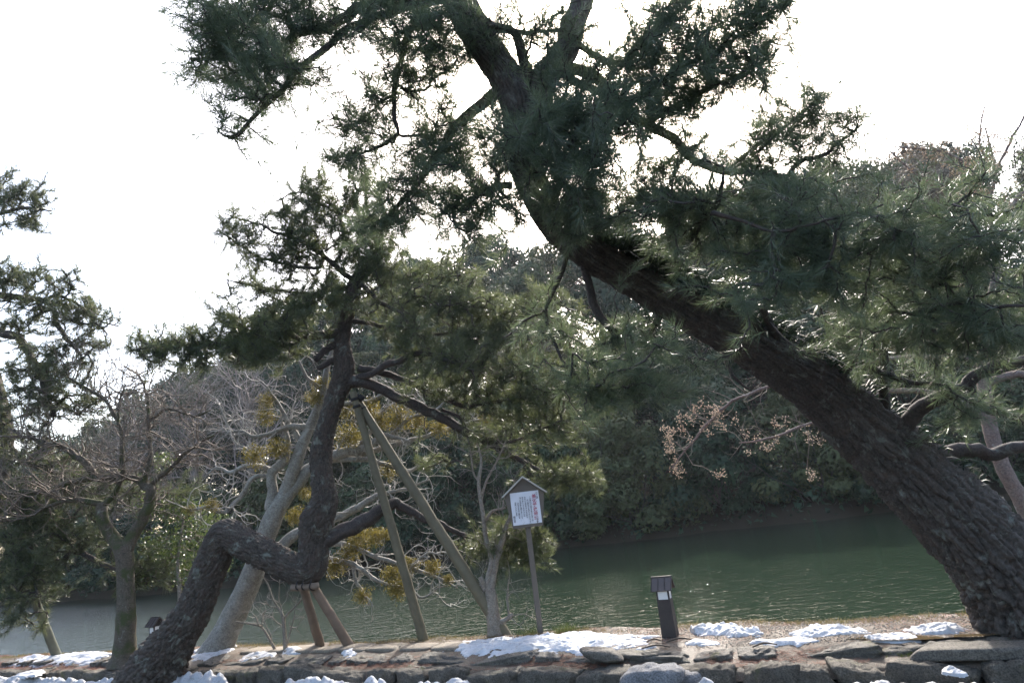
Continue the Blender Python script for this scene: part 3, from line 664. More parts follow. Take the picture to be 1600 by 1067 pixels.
# ------------------------------------------------------------------ the great leaning pine
trunk = ctrl([(1668, 1080, 205, 7.35), (1626, 1000, 172, 7.35), (1552, 868, 142, 7.2), (1450, 764, 122, 7.0), (1372, 690, 106, 6.85), (1290, 616, 90, 6.65), (1194, 550, 76, 6.45), (1066, 478, 63, 6.15), (990, 436, 58, 6.0), (886, 368, 53, 5.7), (842, 308, 51, 5.5), (816, 235, 53, 5.3), (812, 170, 60, 5.2), (790, 120, 54, 5.15), (755, 70, 52, 5.1), (722, 10, 50, 5.0), (690, -60, 44, 4.9)])
trunk[0][2] = -.25; trunk[1][2] = .1
limbs = [ctrl(L, a, b) for L, a, b in [
    ([(822, 185, 50), (845, 140, 46), (872, 92, 42), (900, 35, 38), (912, -30, 36), (905, -90, 30)], 5.2, 5.2),
    ([(868, 100, 20), (925, 120, 18), (968, 160, 17), (1005, 193, 16), (1042, 214, 15), (1071, 239, 14), (1112, 264, 12), (1145, 270, 10), (1195, 268, 9), (1232, 268, 8), (1248, 252, 8), (1294, 235, 6), (1347, 194, 3)], 5.2, 5.6),
    ([(1145, 268, 8), (1158, 247, 8), (1195, 223, 6), (1232, 198, 5), (1286, 144, 3)], 5.4, 5.6),
    ([(1232, 268, 5), (1247, 280, 4), (1248, 310, 3)], 5.5, 5.4),
    ([(866, 104, 16), (920, 138, 13), (985, 152, 10), (1055, 107, 8), (1096, 89, 7), (1141, 62, 5), (1195, 25, 4), (1236, -8, 2)], 5.2, 4.8),
    ([(1012, 196, 12), (1034, 178, 9), (1096, 144, 6), (1137, 128, 5), (1180, 105, 4), (1216, 78, 2)], 5.3, 5.1),
    ([(888, 62, 12), (964, 99, 9), (1013, 54, 7), (1083, 4, 5), (1130, -40, 3)], 5.2, 5.0),
    ([(1046, 450, 16, 6.1), (1050, 415, 14, 5.9), (1067, 380, 12, 5.5), (1112, 330, 10, 4.9), (1125, 297, 7, 4.6), (1130, 270, 4, 4.5)], 5.5, 4.5),
    ([(1112, 332, 8), (1160, 345, 6), (1211, 359, 5), (1290, 345, 4), (1380, 320, 3)], 4.7, 4.5),
    ([(1230, 560, 14, 6.5), (1190, 470, 11, 5.9), (1184, 419, 9), (1215, 361, 7), (1260, 300, 4)], 6.0, 4.6),
    ([(1384, 680, 16, 6.8), (1384, 520, 12, 6.2), (1430, 488, 12), (1457, 453, 11), (1484, 396, 9), (1500, 330, 5), (1540, 270, 3)], 6.4, 4.2),
    ([(1436, 486, 8), (1503, 474, 7), (1560, 478, 6), (1640, 480, 4)], 5.0, 4.4),
    ([(790, 140, 26), (761, 157, 20), (720, 195, 16), (682, 247, 13), (652, 289, 10), (630, 311, 8), (600, 341, 6), (560, 360, 3)], 5.3, 5.6),
    ([(700, -45, 26), (640, -10, 23), (589, 8, 20), (525, 32, 16), (465, 56, 13), (420, 79, 11), (382, 94, 9), (296, 92, 4)], 4.9, 5.0),
    ([(715, -10, 18), (664, 4, 15), (615, 19, 13), (562, 37, 12), (521, 67, 11), (480, 101, 10), (450, 135, 9), (420, 165, 8), (390, 195, 7), (360, 214, 6), (341, 206, 2)], 5.0, 4.8),
    ([(690, -20, 12), (637, 56, 10), (626, 105, 9), (613, 150, 8), (615, 187, 7), (619, 210, 6), (600, 225, 6), (562, 240, 4), (517, 247, 2)], 5.0, 5.3),
    ([(613, 150, 5), (590, 163, 4), (555, 187, 3), (520, 200, 2)], 5.2, 5.3),
    ([(619, 210, 5), (650, 212, 4), (680, 222, 3), (700, 235, 2)], 5.3, 5.4),
    ([(440, 76, 7), (400, 40, 5), (360, 10, 4), (330, -30, 2)], 5.0, 4.9),
    ([(735, 30, 14), (775, 42, 10), (820, 50, 8), (888, 44, 5)], 5.0, 5.15),
    ([(828, 130, 20), (815, 80, 16), (790, 52, 13), (760, 38, 9)], 5.15, 4.9),
    ([(800, 290, 13), (770, 292, 10), (740, 305, 7), (715, 320, 4), (690, 330, 3)], 5.4, 5.2),
    ([(1400, 690, 28), (1432, 645, 25), (1462, 626, 22), (1500, 603, 20), (1537, 580, 18), (1600, 560, 15), (1680, 540, 9)], 6.7, 6.0),
    ([(1495, 606, 18), (1546, 640, 17), (1600, 659, 15), (1690, 680, 9)], 6.6, 6.4),
    ([(1440, 745, 28), (1478, 704, 25), (1528, 706, 22), (1600, 697, 19), (1690, 690, 12)], 6.9, 6.9),
    ([(1300, 620, 13), (1332, 568, 11), (1373, 577, 10), (1415, 594, 8), (1467, 601, 5)], 6.5, 6.2),
    ([(892, 362, 12), (884, 405, 9), (862, 457, 7), (851, 485, 6), (856, 516, 6), (874, 553, 5), (902, 587, 3)], 5.8, 5.6),
    ([(851, 485, 5), (820, 505, 4), (785, 528, 2)], 5.7, 5.5),
    ([(922, 380, 18), (912, 425, 14), (924, 469, 13), (948, 506, 12), (967, 522, 8)], 5.9, 5.8),
    ([(1036, 460, 16), (1024, 515, 12), (1016, 545, 9), (1000, 575, 5)], 6.2, 6.1),
    ([(1142, 520, 10), (1138, 575, 6), (1150, 593, 5), (1171, 608, 3)], 6.3, 6.2),
    ([(830, 250, 16), (850, 200, 14), (878, 190, 8), (890, 165, 2)], 5.3, 4.7),
    ([(860, 320, 14), (880, 270, 12), (898, 215, 7), (902, 190, 2)], 5.5, 4.8),
]]
pads = [(845, 235, 56, 75, 4.35, .3, .9), (850, 190, 34, 30, 4.4, .2, .9), (880, 330, 50, 40, 4.9, .3, .8), (925, 250, 80, 110, 4.6, .5, 1.2), (1010, 305, 80, 48, 5.0, .5, 1.0), (915, 310, 60, 36, 5.1, .4, 1.0), (1090, 340, 85, 52, 5.2, .5, 1.1),
        (1190, 362, 100, 55, 5.2, .5, 1.0), (1300, 370, 110, 95, 5.0, .6, .62), (1420, 380, 110, 105, 4.9, .6, .62), (1540, 400, 95, 110, 4.8, .6, .62), (1480, 510, 130, 50, 5.2, .5, .85), (1570, 500, 70, 70, 5.0, .5, .8), (1380, 520, 90, 36, 5.6, .4, .8),
        (1170, 468, 50, 20, 4.6, .3, .8), (1255, 452, 72, 26, 4.7, .35, .9), (1080, 568, 44, 18, 4.8, .3, .8), (1000, 596, 84, 30, 5.0, .4, 1.1), (935, 610, 50, 40, 5.2, .35, 1.2), (1330, 445, 75, 36, 5.0, .4, .8), (980, 520, 60, 40, 5.8, .3, .7),
        (985, 70, 75, 70, 4.9, .4, .85), (1055, 95, 85, 65, 4.9, .4, .95), (1140, 65, 75, 55, 4.8, .4, .95), (1165, 115, 65, 36, 5.0, .3, 1.0), (1070, 170, 75, 40, 5.1, .3, .9), (1180, 20, 60, 42, 4.8, .3, .95), (960, 165, 75, 60, 4.8, .4, 1.1), (1090, 20, 70, 40, 4.8, .3, .7), (915, 110, 40, 50, 4.8, .3, .7),
        (1060, 240, 60, 40, 5.3, .4, .6), (1230, 205, 50, 35, 5.5, .3, 1.0), (1270, 165, 26, 26, 5.5, .2, 1.2), (1310, 215, 38, 20, 5.5, .2, 1.2), (1190, 235, 35, 28, 5.4, .2, 1.0), (1335, 190, 16, 16, 5.6, .15, 1.2), (1210, 290, 90, 30, 5.3, .3, .7),
        (640, 45, 75, 60, 4.9, .4, 1.0), (560, 5, 90, 35, 4.9, .4, .9), (660, 110, 45, 45, 5.0, .3, .7), (720, 45, 55, 50, 4.8, .35, .8), (320, 20, 55, 40, 4.9, .35, .9), (440, 90, 60, 30, 4.9, .3, .8), (690, 100, 35, 30, 5.0, .3, .6), (600, 130, 42, 50, 5.1, .3, .7), (560, 200, 55, 30, 5.2, .3, .9), (540, 245, 50, 18, 5.3, .2, 1.0), (620, 245, 40, 35, 5.3, .3, .6), (680, 210, 40, 45, 5.3, .3, .6),
        (330, 70, 45, 50, 4.9, .35, 1.0), (400, 55, 65, 45, 4.9, .35, .85), (390, 125, 60, 35, 4.9, .35, 1.1), (310, 105, 42, 28, 5.0, .3, 1.0), (490, 15, 60, 35, 4.9, .3, .8), (400, 0, 90, 35, 4.9, .3, .8), (570, 60, 45, 25, 4.9, .3, .6), (370, 170, 40, 22, 4.9, .2, .7), (340, 200, 26, 8, 4.8, .1, .7),
        (480, 140, 50, 30, 4.9, .2, .25), (700, 250, 45, 55, 5.3, .4, .9), (650, 310, 50, 42, 5.4, .35, 1.0), (715, 320, 55, 40, 5.3, .35, 1.1), (760, 250, 40, 60, 5.1, .3, .9), (600, 345, 55, 35, 5.5, .3, .9), (780, 190, 30, 40, 5.0, .3, .8), (820, 330, 30, 40, 5.0, .2, .6), (755, 350, 60, 25, 5.3, .25, .8),
        (848, 75, 34, 45, 4.9, .3, .8), (870, 20, 30, 30, 4.8, .25, .6), (790, 20, 50, 25, 4.8, .25, .6), (850, 510, 40, 40, 5.6, .25, .5), (1540, 640, 80, 30, 6.2, .3, .6)]
big = pine('huge dark pine with thick trunk leaning from the right across the sky', trunk, limbs, pads, 11, 400, 52, .13, .0050, (M['bark_big'], M['bark_limb'], M['needle_big']),
           segs=210, cu=.11, cv=.36, bdepth=.11, tstep=.020, skel_from=.55, r0=.0034, along=26, spread=.09, skip=(0, 11, 22, 23, 24, 26, 27, 28, 29, 30))
base = np.array(big.location)
# strap-leaved ferns growing along the top of the leaning trunk
rng = np.random.default_rng(77); rowsB = catmull(trunk, .05)
pos = []; 
for i in range(len(rowsB)):
    px, py = projs(rowsB[i, :3])
    m = 110 if 950 < px < 1130 else (40 if 870 < px < 1290 else (12 if 1290 < px < 1480 else 0))
    for t in range(m):
        an = rng.uniform(-.9, 1.1); T = rowsB[min(i + 1, len(rowsB) - 1), :3] - rowsB[i - 1, :3]; T /= np.linalg.norm(T)
        n1 = np.array([0, 0, 1.0]) - T * T[2]; n1 /= np.linalg.norm(n1); b1 = np.cross(T, n1)
        if b1[1] > 0: b1 = -b1
        dv = n1 * math.cos(an) + b1 * math.sin(an)
        pos.append((*(rowsB[i, :3] + dv * rowsB[i, 3] * .95), *dv))
pos = np.array(pos); k = len(pos); d = pos[:, 3:] + rng.normal(0, .45, (k, 3)); d /= np.linalg.norm(d, axis=1)[:, None]
L = (rng.uniform(.10, .26, k) * np.where((pos[:, 2] > 2.6), 1.25, .8))[:, None]; side = np.cross(d, rng.normal(size=d.shape)); side /= np.linalg.norm(side, axis=1)[:, None]; w = .006
p0 = pos[:, :3]; p1 = p0 + d * L * .6; p2 = p0 + d * L - np.array([0, 0, 1]) * L * .25
V = np.stack([p0 - side * w, p0 + side * w, p1 + side * w, p1 - side * w, p2 + side * w * .3, p2 - side * w * .3], 1).reshape(-1, 3); q = np.arange(k)[:, None] * 6
F = np.concatenate([q + np.array([0, 1, 2, 3]), q + np.array([3, 2, 4, 5])])
tag(mk('ferns', V - base, F, M['fern'], big, smooth=False), 'dark strap-leaved ferns growing on top of the leaning trunk', kind='stuff')

# ------------------------------------------------------------------ the bent (zigzag) pine
D = 10.6
trunk = ctrl([(222, 1082, 108, 10.75), (246, 1044, 86, 10.75), (274, 1000, 66, 10.7), (302, 955, 57, 10.65), (322, 905, 53, 10.65), (336, 870, 54, 10.62), (344, 850, 56, 10.6), (354, 838, 56, 10.58), (368, 842, 52, 10.55), (392, 854, 47, 10.5), (420, 868, 46, 10.45), (448, 882, 47, 10.42), (470, 890, 48, 10.4), (484, 888, 50, 10.4), (489, 868, 48, 10.4), (490, 842, 48, 10.4), (496, 812, 55, 10.4), (507, 780, 41, 10.4), (503, 745, 34, 10.4), (502, 705, 35, 10.4), (512, 660, 31, 10.4), (525, 620, 31, 10.4), (538, 580, 35, 10.4), (535, 530, 24, 10.4), (545, 480, 22, 10.35), (557, 440, 23, 10.3), (580, 412, 15, 10.3), (586, 370, 10, 10.2), (572, 320, 6, 10.1), (575, 285, 2, 10.0)])
limbs = [ctrl(L, a, b) for L, a, b in [
    ([(540, 519, 15), (500, 524, 14), (450, 525, 13), (410, 516, 9), (350, 538, 7), (290, 540, 5), (205, 546, 2)], 10.4, 9.6),
    ([(535, 535, 13), (512, 545, 12), (492, 562, 10)], 10.4, 10.2),
    ([(535, 560, 12), (515, 566, 11), (497, 577, 8)], 10.4, 10.3),
    ([(545, 595, 22), (576, 599, 18), (610, 616, 16), (650, 633, 16), (694, 656, 15), (738, 680, 13), (775, 700, 10), (822, 724, 8), (870, 742, 5), (910, 748, 3)], 10.4, 10.9),
    ([(560, 590, 12), (576, 585, 11), (596, 572, 11), (627, 562, 10), (657, 550, 9), (698, 565, 6), (740, 580, 4)], 10.4, 9.8),
    ([(560, 575, 12), (610, 585, 11), (650, 602, 10), (687, 623, 10), (728, 633, 8), (790, 625, 5), (850, 610, 3)], 10.4, 10.6),
    ([(562, 440, 9), (569, 447, 8), (593, 474, 7), (620, 484, 6), (637, 505, 5), (660, 530, 3)], 10.3, 9.9),
    ([(620, 482, 5), (654, 462, 4), (690, 475, 3), (740, 470, 2)], 10.2, 10.0),
    ([(575, 420, 7), (590, 424, 6), (650, 437, 4), (720, 430, 3)], 10.3, 10.5),
    ([(556, 438, 10), (540, 429, 9), (495, 393, 7), (441, 366, 5), (351, 334, 2)], 10.3, 9.8),
    ([(505, 402, 6), (490, 420, 6), (405, 402, 4), (342, 361, 2)], 10.2, 9.7),
    ([(548, 448, 8), (531, 451, 7), (477, 460, 5), (410, 450, 4), (351, 436, 2)], 10.3, 10.0),
    ([(575, 345, 5), (520, 330, 4), (470, 300, 3), (430, 315, 2)], 10.1, 10.0),
    ([(490, 852, 28), (512, 841, 26), (530, 832, 25), (566, 815, 24), (594, 798, 20), (615, 784, 16), (647, 801, 12), (696, 822, 9), (738, 840, 7), (790, 850, 4), (850, 850, 2)], 10.4, 10.9),
    ([(690, 640, 6), (720, 655, 6), (732, 690, 5), (738, 735, 3)], 10.6, 10.7),
    ([(738, 680, 7), (800, 690, 5), (860, 665, 4), (920, 650, 2)], 10.7, 10.7),
    ([(545, 500, 8), (600, 510, 7), (700, 520, 5), (800, 500, 4), (880, 470, 2)], 10.4, 10.9),
]]
pads = [(235, 540, 45, 18, 9.7, .4, 1.59), (300, 545, 70, 32, 9.8, .6, 1.59), (375, 530, 65, 40, 9.9, .6, 1.74), (440, 500, 60, 35, 10.0, .6, 1.59), (470, 465, 60, 35, 10.1, .5, 1.45), (390, 450, 40, 16, 10.0, .4, 1.45), (380, 365, 36, 22, 9.8, .3, 1.30), (430, 395, 60, 26, 9.9, .4, 1.45), (470, 365, 45, 40, 10.0, .4, 1.45), (440, 335, 24, 22, 10, .3, 1.30),
        (520, 390, 50, 40, 10.1, .5, 1.45), (510, 330, 55, 36, 10.0, .5, 1.30), (490, 295, 45, 26, 10, .4, 1.01), (560, 300, 50, 50, 10.0, .5, 1.16), (580, 380, 45, 45, 10.1, .5, 1.45), (540, 470, 40, 30, 10.0, .4, 0.87), (610, 400, 45, 35, 10.2, .5, 1.30), (360, 490, 40, 26, 10, .4, 1.01), (420, 555, 50, 22, 9.9, .4, 1.16),
        (640, 455, 60, 45, 10.3, .6, 1.0), (700, 480, 70, 50, 10.4, .7, 1.0), (770, 505, 80, 50, 10.6, .7, 1.0), (850, 490, 55, 45, 10.8, .6, .8), (640, 530, 55, 35, 10.0, .5, 1.0), (710, 555, 70, 38, 10.1, .6, 1.1), (790, 570, 75, 42, 10.5, .6, 1.1), (865, 590, 60, 40, 10.7, .6, 1.0), (680, 600, 50, 24, 10.3, .5, .8),
        (760, 630, 70, 28, 10.5, .6, 1.0), (840, 640, 60, 30, 10.6, .6, 1.0), (800, 690, 65, 26, 10.7, .5, .8), (880, 665, 45, 30, 10.8, .5, .8), (700, 430, 60, 25, 10.5, .5, .8), (900, 745, 44, 24, 10.9, .35, 1.8), (870, 750, 25, 16, 10.9, .3, 1.3), (790, 845, 55, 32, 10.9, .5, 1.5), (755, 860, 38, 26, 10.8, .4, 1.3), (835, 860, 28, 30, 10.9, .35, 1.5), (830, 825, 32, 20, 10.9, .35, 1.2), (920, 560, 60, 60, 11, .5, .6), (700, 720, 60, 22, 10.9, .4, .4)]
zig = pine('crooked pine with z-bent trunk held on wooden props', trunk, limbs, pads, 23, 200, 42, .13, .0075, (M['bark_zig'], M['bark_limb'], M['needle_zig']),
           segs=170, cu=.095, cv=.115, bdepth=.085, tstep=.017, skel_from=.9, r0=.0048, lump=.07, along=20, spread=.12, skip=(1, 2, 13))
# ------------------------------------------------------------------ pine at the left edge
trunk = ctrl([(-75, 1075, 64, 13.2), (-70, 1020, 54, 13.2), (-45, 900, 46, 13.1), (-15, 780, 40, 13), (0, 680, 36, 13), (-20, 580, 32, 12.9), (-45, 480, 28, 12.8), (-60, 380, 22, 12.8), (-50, 300, 15, 12.7), (-40, 230, 6, 12.6)])
limbs = [ctrl(L, a, b) for L, a, b in [
    ([(-30, 515, 16), (0, 521, 14), (31, 528, 12), (50, 564, 10), (68, 600, 9), (85, 650, 5)], 12.8, 12.4),
    ([(-50, 455, 14), (27, 465, 10), (58, 470, 9), (83, 483, 8), (90, 510, 7), (112, 537, 6), (130, 560, 3)], 12.8, 12.4),
    ([(58, 470, 6), (100, 465, 5), (150, 500, 3), (185, 510, 2)], 12.6, 12.4),
    ([(-55, 330, 10), (0, 335, 7), (40, 325, 5), (80, 330, 2)], 12.7, 12.3),
    ([(-5, 740, 16), (30, 790, 12), (50, 850, 10), (89, 879, 9), (117, 862, 9), (155, 879, 8), (185, 889, 5), (230, 900, 3)], 13, 12.6),
    ([(0, 690, 14), (40, 720, 10), (90, 740, 8), (150, 790, 5), (200, 800, 3)], 13, 13.4),
    ([(-20, 800, 12), (20, 850, 9), (50, 900, 6), (60, 930, 3)], 13, 12.2),
]]
pads = [(5, 290, 40, 30, 12.6, .6, 1.0), (35, 315, 40, 30, 12.5, .5, 1.0), (20, 350, 50, 16, 12.5, .5, .8), (15, 430, 50, 35, 12.6, .6, .9), (70, 440, 50, 30, 12.5, .6, .9), (100, 480, 45, 35, 12.4, .5, .9), (140, 500, 38, 28, 12.4, .4, .9), (130, 535, 40, 20, 12.4, .4, .8), (40, 500, 50, 40, 12.5, .5, .7), (60, 570, 60, 40, 12.5, .6, .9),
        (110, 595, 50, 32, 12.4, .5, .9), (30, 620, 50, 40, 12.5, .6, .9), (90, 640, 60, 30, 12.5, .5, .8), (150, 630, 30, 30, 12.6, .4, .6), (40, 690, 50, 40, 12.6, .6, .8), (30, 790, 50, 45, 12.5, .6, 1.1), (70, 800, 50, 40, 12.6, .6, 1.0), (40, 860, 50, 45, 12.4, .6, 1.2), (70, 905, 40, 30, 12.4, .5, 1.1), (15, 920, 40, 35, 12.3, .5, 1.1), (10, 965, 30, 15, 12.3, .3, .9),
        (120, 830, 50, 35, 12.8, .5, .9), (160, 770, 60, 35, 13.2, .5, .8), (110, 740, 60, 30, 13.2, .5, .7), (220, 900, 40, 20, 12.8, .4, 1.0), (240, 880, 40, 25, 13, .4, .9), (270, 770, 45, 30, 13.4, .5, .7), (60, 975, 35, 8, 12.4, .3, .7)]
pine('tall pine with layered boughs at the left edge of the photo', trunk, limbs, pads, 31, 175, 40, .14, .0092, (M['bark_zig'], M['bark_limb'], M['needle_left']),
     segs=70, cu=.06, cv=.12, bdepth=.02, tstep=.04, skel_from=.4, r0=.006, along=12, spread=.15)

# ------------------------------------------------------------------ mossy forked bare tree
mt = ctrl([(192, 1040, 46, 12.3), (194, 1018, 34, 12.3), (197, 960, 28, 12.3), (196, 900, 25, 12.3), (193, 862, 27, 12.3), (176, 838, 20, 12.3), (162, 815, 17, 12.2), (158, 790, 15, 12.2), (150, 785, 10, 12.2)])
ml = [ctrl(L, a, b) for L, a, b in [
    ([(196, 866, 22), (206, 838, 19), (222, 812, 17), (234, 785, 16), (236, 765, 15), (222, 752, 12), (190, 742, 8), (176, 748, 6)], 12.3, 12.2),
    ([(232, 760, 9), (262, 735, 7), (300, 700, 5), (335, 680, 3)], 12.3, 12.0),
    ([(225, 755, 9), (235, 715, 7), (232, 660, 6), (228, 610, 4), (212, 580, 2)], 12.2, 12.4),
    ([(158, 792, 10), (180, 770, 8), (192, 735, 7), (190, 690, 6), (186, 640, 4), (196, 600, 2)], 12.2, 12.0),
    ([(158, 788, 12), (130, 781, 9), (118, 781, 8), (80, 790, 5), (30, 810, 3), (0, 815, 2)], 12.2, 11.8),
    ([(196, 748, 13), (186, 745, 13), (151, 745, 13), (130, 720, 11), (103, 700, 9), (60, 690, 6), (15, 670, 3)], 12.3, 12.0),
    ([(150, 746, 11), (103, 755, 9), (69, 767, 8), (17, 769, 6), (-30, 775, 3)], 12.2, 12.0),
    ([(186, 660, 6), (160, 620, 5), (120, 600, 4), (95, 580, 2)], 12.1, 12.0),
    ([(230, 660, 6), (262, 640, 4), (300, 650, 3), (330, 640, 2)], 12.3, 12.2),
]]
bare_tree('bare_tree', 'small mossy bare tree forking low, beside the roofed lantern', mt, ml, 5, (M['bark_moss'], M['twig_brown']), 230, 1.0, .014, 2, .26, .05, 3, segs=44, cu=.05, cv=.07, bd=.012, step=.09)
# ------------------------------------------------------------------ pale leaning tree with mistletoe
pt = ctrl([(328, 1040, 64.8, 12.1), (345, 1003, 45.0, 12.1), (366, 960, 37.8, 12.1), (388, 915, 35.1, 12.0), (408, 860, 30.6, 11.9), (424, 815, 29.7, 11.8), (446, 770, 23.4, 11.8), (462, 725, 19.8, 11.7), (474, 690, 17.1, 11.7), (492, 650, 15.3, 11.7), (505, 615, 11.7, 11.7), (512, 570, 8.1, 11.7), (530, 520, 3.6, 11.7)])
plimb = [ctrl(L, a, b) for L, a, b in [
    ([(424, 795, 20), (426, 769, 16), (426, 741, 15), (447, 714, 13), (450, 690, 9), (440, 660, 6)], 11.8, 11.7),
    ([(440, 790, 22), (462, 760, 20), (480, 738, 19), (522, 710, 17), (549, 704, 16), (573, 697, 13), (600, 680, 8), (640, 690, 5)], 11.8, 11.9),
    ([(425, 862, 18), (438, 855, 18), (462, 834, 16), (500, 815, 15), (535, 805, 13), (570, 787, 11), (600, 770, 8), (630, 765, 5), (670, 750, 3)], 11.9, 12.2),
    ([(424, 735, 9), (400, 728, 8), (378, 731, 7), (358, 738, 6), (340, 730, 4), (318, 745, 2)], 11.8, 11.5),
    ([(425, 745, 8), (399, 745, 7), (371, 779, 7), (351, 800, 6), (325, 793, 5), (296, 796, 3)], 11.8, 11.4),
    ([(492, 668, 11), (458, 667, 9), (428, 677, 7), (404, 682, 6), (378, 673, 5), (353, 677, 3)], 11.7, 11.3),
    ([(400, 728, 5), (385, 700, 4), (365, 690, 3), (350, 650, 3), (335, 620, 2)], 11.6, 11.5),
    ([(470, 840, 10), (500, 866, 9), (517, 871, 8), (552, 882, 8), (580, 900, 7), (605, 913, 4)], 12.0, 11.8),
    ([(500, 850, 9), (538, 850, 8), (570, 862, 7), (605, 875, 7), (650, 889, 6), (690, 905, 4), (715, 918, 2)], 12.0, 11.8),
    ([(552, 882, 6), (556, 910, 5), (570, 930, 4), (578, 945, 2)], 11.9, 11.8),
    ([(605, 913, 4), (640, 920, 4), (660, 935, 4), (680, 920, 3), (700, 915, 2)], 11.8, 11.8),
    ([(640, 890, 5), (655, 872, 4), (670, 862, 4), (692, 868, 2)], 11.8, 11.8),
    ([(480, 735, 12), (520, 720, 9), (570, 718, 8), (600, 725, 7), (640, 735, 6), (672, 715, 3)], 11.8, 12.2),
    ([(540, 715, 9), (600, 700, 8), (640, 690, 7), (700, 670, 6), (740, 658, 5), (780, 655, 2)], 12, 12.5),
    ([(505, 640, 9), (540, 630, 8), (580, 625, 7), (610, 605, 5)], 11.7, 11.9),
    ([(560, 700, 8), (585, 665, 6), (600, 640, 5), (640, 620, 3)], 11.9, 12.2),
    ([(505, 612, 7), (480, 590, 6), (466, 562, 3)], 11.7, 11.6),
    ([(470, 690, 8), (440, 640, 6), (420, 610, 4), (400, 590, 2)], 11.7, 11.5),
    ([(600, 690, 6), (640, 655, 5), (680, 640, 4), (700, 620, 2)], 12, 12.3),
]]
pale, PS, pbase = bare_tree('pale_bark_tree', 'pale smooth-barked leaning bare tree hung with yellow mistletoe clumps', pt, plimb, 8, (M['bark_pale'], M['twig_pale']), 150, .75, .013, 2, .42, .02, 3, segs=60, cu=.2, cv=.3, bd=.004, step=.08, lump=.05)
rng = np.random.default_rng(3)
for (px, py, r, d) in [(416, 650, 15, 11.4), (416, 626, 12, 11.5), (398, 712, 18, 11.4), (434, 700, 17, 11.5), (546, 682, 21, 11.7), (576, 641, 17, 11.8), (492, 622, 14, 11.6), (686, 669, 15, 12), (760, 652, 14, 12.4), (623, 652, 20, 12.1), (596, 660, 14, 12), (330, 790, 12, 11.4), (296, 797, 9, 11.4), (461, 807, 15, 11.7), (475, 771, 11, 11.7),
                       (560, 842, 20, 11.9), (588, 838, 16, 12), (545, 862, 16, 11.9), (522, 885, 16, 11.8), (566, 930, 14, 11.8), (622, 922, 18, 11.7), (612, 896, 17, 11.8), (640, 882, 14, 11.8), (676, 886, 14, 11.8), (603, 836, 10, 12), (606, 735, 14, 12.1), (505, 600, 14, 11.7), (700, 905, 9, 11.8), (655, 660, 14, 12.2), (540, 640, 12, 11.8)]:
    c = P(px, py, d); R = r * mpp(px, py, d) * 1.1; n = int(500 + 26 * r)
    u = rng.normal(size=(n, 3)); u /= np.linalg.norm(u, axis=1)[:, None]; rr = R * (.25 + .85 * rng.random(n) ** .6) * (1 + .5 * vnoise(u * 2.0 + px, 4))
    p = u * rr[:, None] * np.array([1, 1, .92]); nn = rng.normal(size=(n, 3)); nn /= np.linalg.norm(nn, axis=1)[:, None]
    V, F = leaf_quads(p, nn, R * rng.uniform(.05, .11, n), rng, .4)
    k = 60; q = rng.normal(size=(k, 3)); q /= np.linalg.norm(q, axis=1)[:, None]
    o = mk('mistletoe', V, F, M['mistletoe'], pale, smooth=False, loc=tuple(c - pbase))
    V2, F2 = frustums(np.zeros((k, 3)), q * R * .85, np.full(k, .004), np.full(k, .002), 3)
    mk('stems', V2, F2, M['mistletoe'], o)
# ------------------------------------------------------------------ little bare trees on the bank
st = ctrl([(446, 1026, 9.9, 11.2), (446, 1012, 7.4, 11.2), (444, 985, 6.2, 11.2), (442, 964, 5.6, 11.2), (434, 948, 3.7, 11.2), (426, 935, 3.1, 11.2), (418, 912, 2.5, 11.2), (408, 898, 1.2, 11.2)])
sl_ = [ctrl(L, 11.2, 11.2) for L in [[(443, 966, 4.3), (456, 952, 3.1), (470, 939, 2.5), (476, 925, 1.2)], [(444, 985, 2.5), (430, 970, 1.9), (425, 962, 1.2)], [(446, 1014, 3.1), (452, 985, 2.5), (462, 960, 1.2)], [(440, 960, 2.5), (436, 930, 1.9), (437, 905, 1.2)], [(434, 948, 2.5), (425, 948, 1.9), (415, 943, 1.2)]]]
bare_tree('bare_sapling', 'thin bare sapling between the pale tree and short wooden props', st, sl_, 12, (M['bark_grey'], M['twig_grey']), 20, .35, .007, 1, .3, .05, 3, segs=16, bd=.003, step=.06)
st = ctrl([(433, 1022, 5.0, 11.3), (424, 1004, 4.3, 11.3), (409, 980, 3.7, 11.3), (395, 975, 3.1, 11.25), (368, 971, 1.9, 11.2)])
sl_ = [ctrl(L, 11.25, 11.2) for L in [[(405, 978, 3.1), (398, 965, 2.5), (390, 952, 1.2)], [(409, 980, 2.5), (409, 960, 1.9), (416, 950, 1.2)], [(424, 1004, 1.9), (420, 985, 1.9), (410, 965, 1.2)]]]
bare_tree('bare_sapling', 'low pale bent twig shoot leaning left from the bank', st, sl_, 13, (M['bark_grey'], M['twig_pale']), 10, .3, .006, 1, .3, .05, 2, segs=12, bd=.002, step=.06)
st = ctrl([(775, 1008, 36, 10.45), (773, 985, 24, 10.45), (769, 950, 21, 10.45), (766, 925, 18, 10.45), (762, 905, 9, 10.45), (768, 875, 9, 10.45), (759, 840, 8, 10.45), (755, 805, 7, 10.4), (748, 756, 6, 10.4), (752, 720, 4, 10.4), (745, 690, 2, 10.4)])
sl_ = [ctrl(L, 10.45, 10.4) for L in [[(766, 920, 13), (771, 893, 10), (780, 854, 10), (790, 826, 8), (800, 800, 5), (812, 770, 3)], [(757, 815, 6), (769, 798, 5), (790, 793, 3)], [(762, 922, 11), (756, 915, 9), (750, 902, 7)], [(752, 780, 5), (760, 750, 4), (770, 730, 3), (790, 690, 2)],
                                      [(778, 975, 9), (786, 970, 8), (794, 966, 8), (800, 959, 8)], [(796, 962, 4), (792, 930, 3), (795, 905, 2)], [(748, 756, 4), (740, 735, 3), (735, 700, 2)]]]
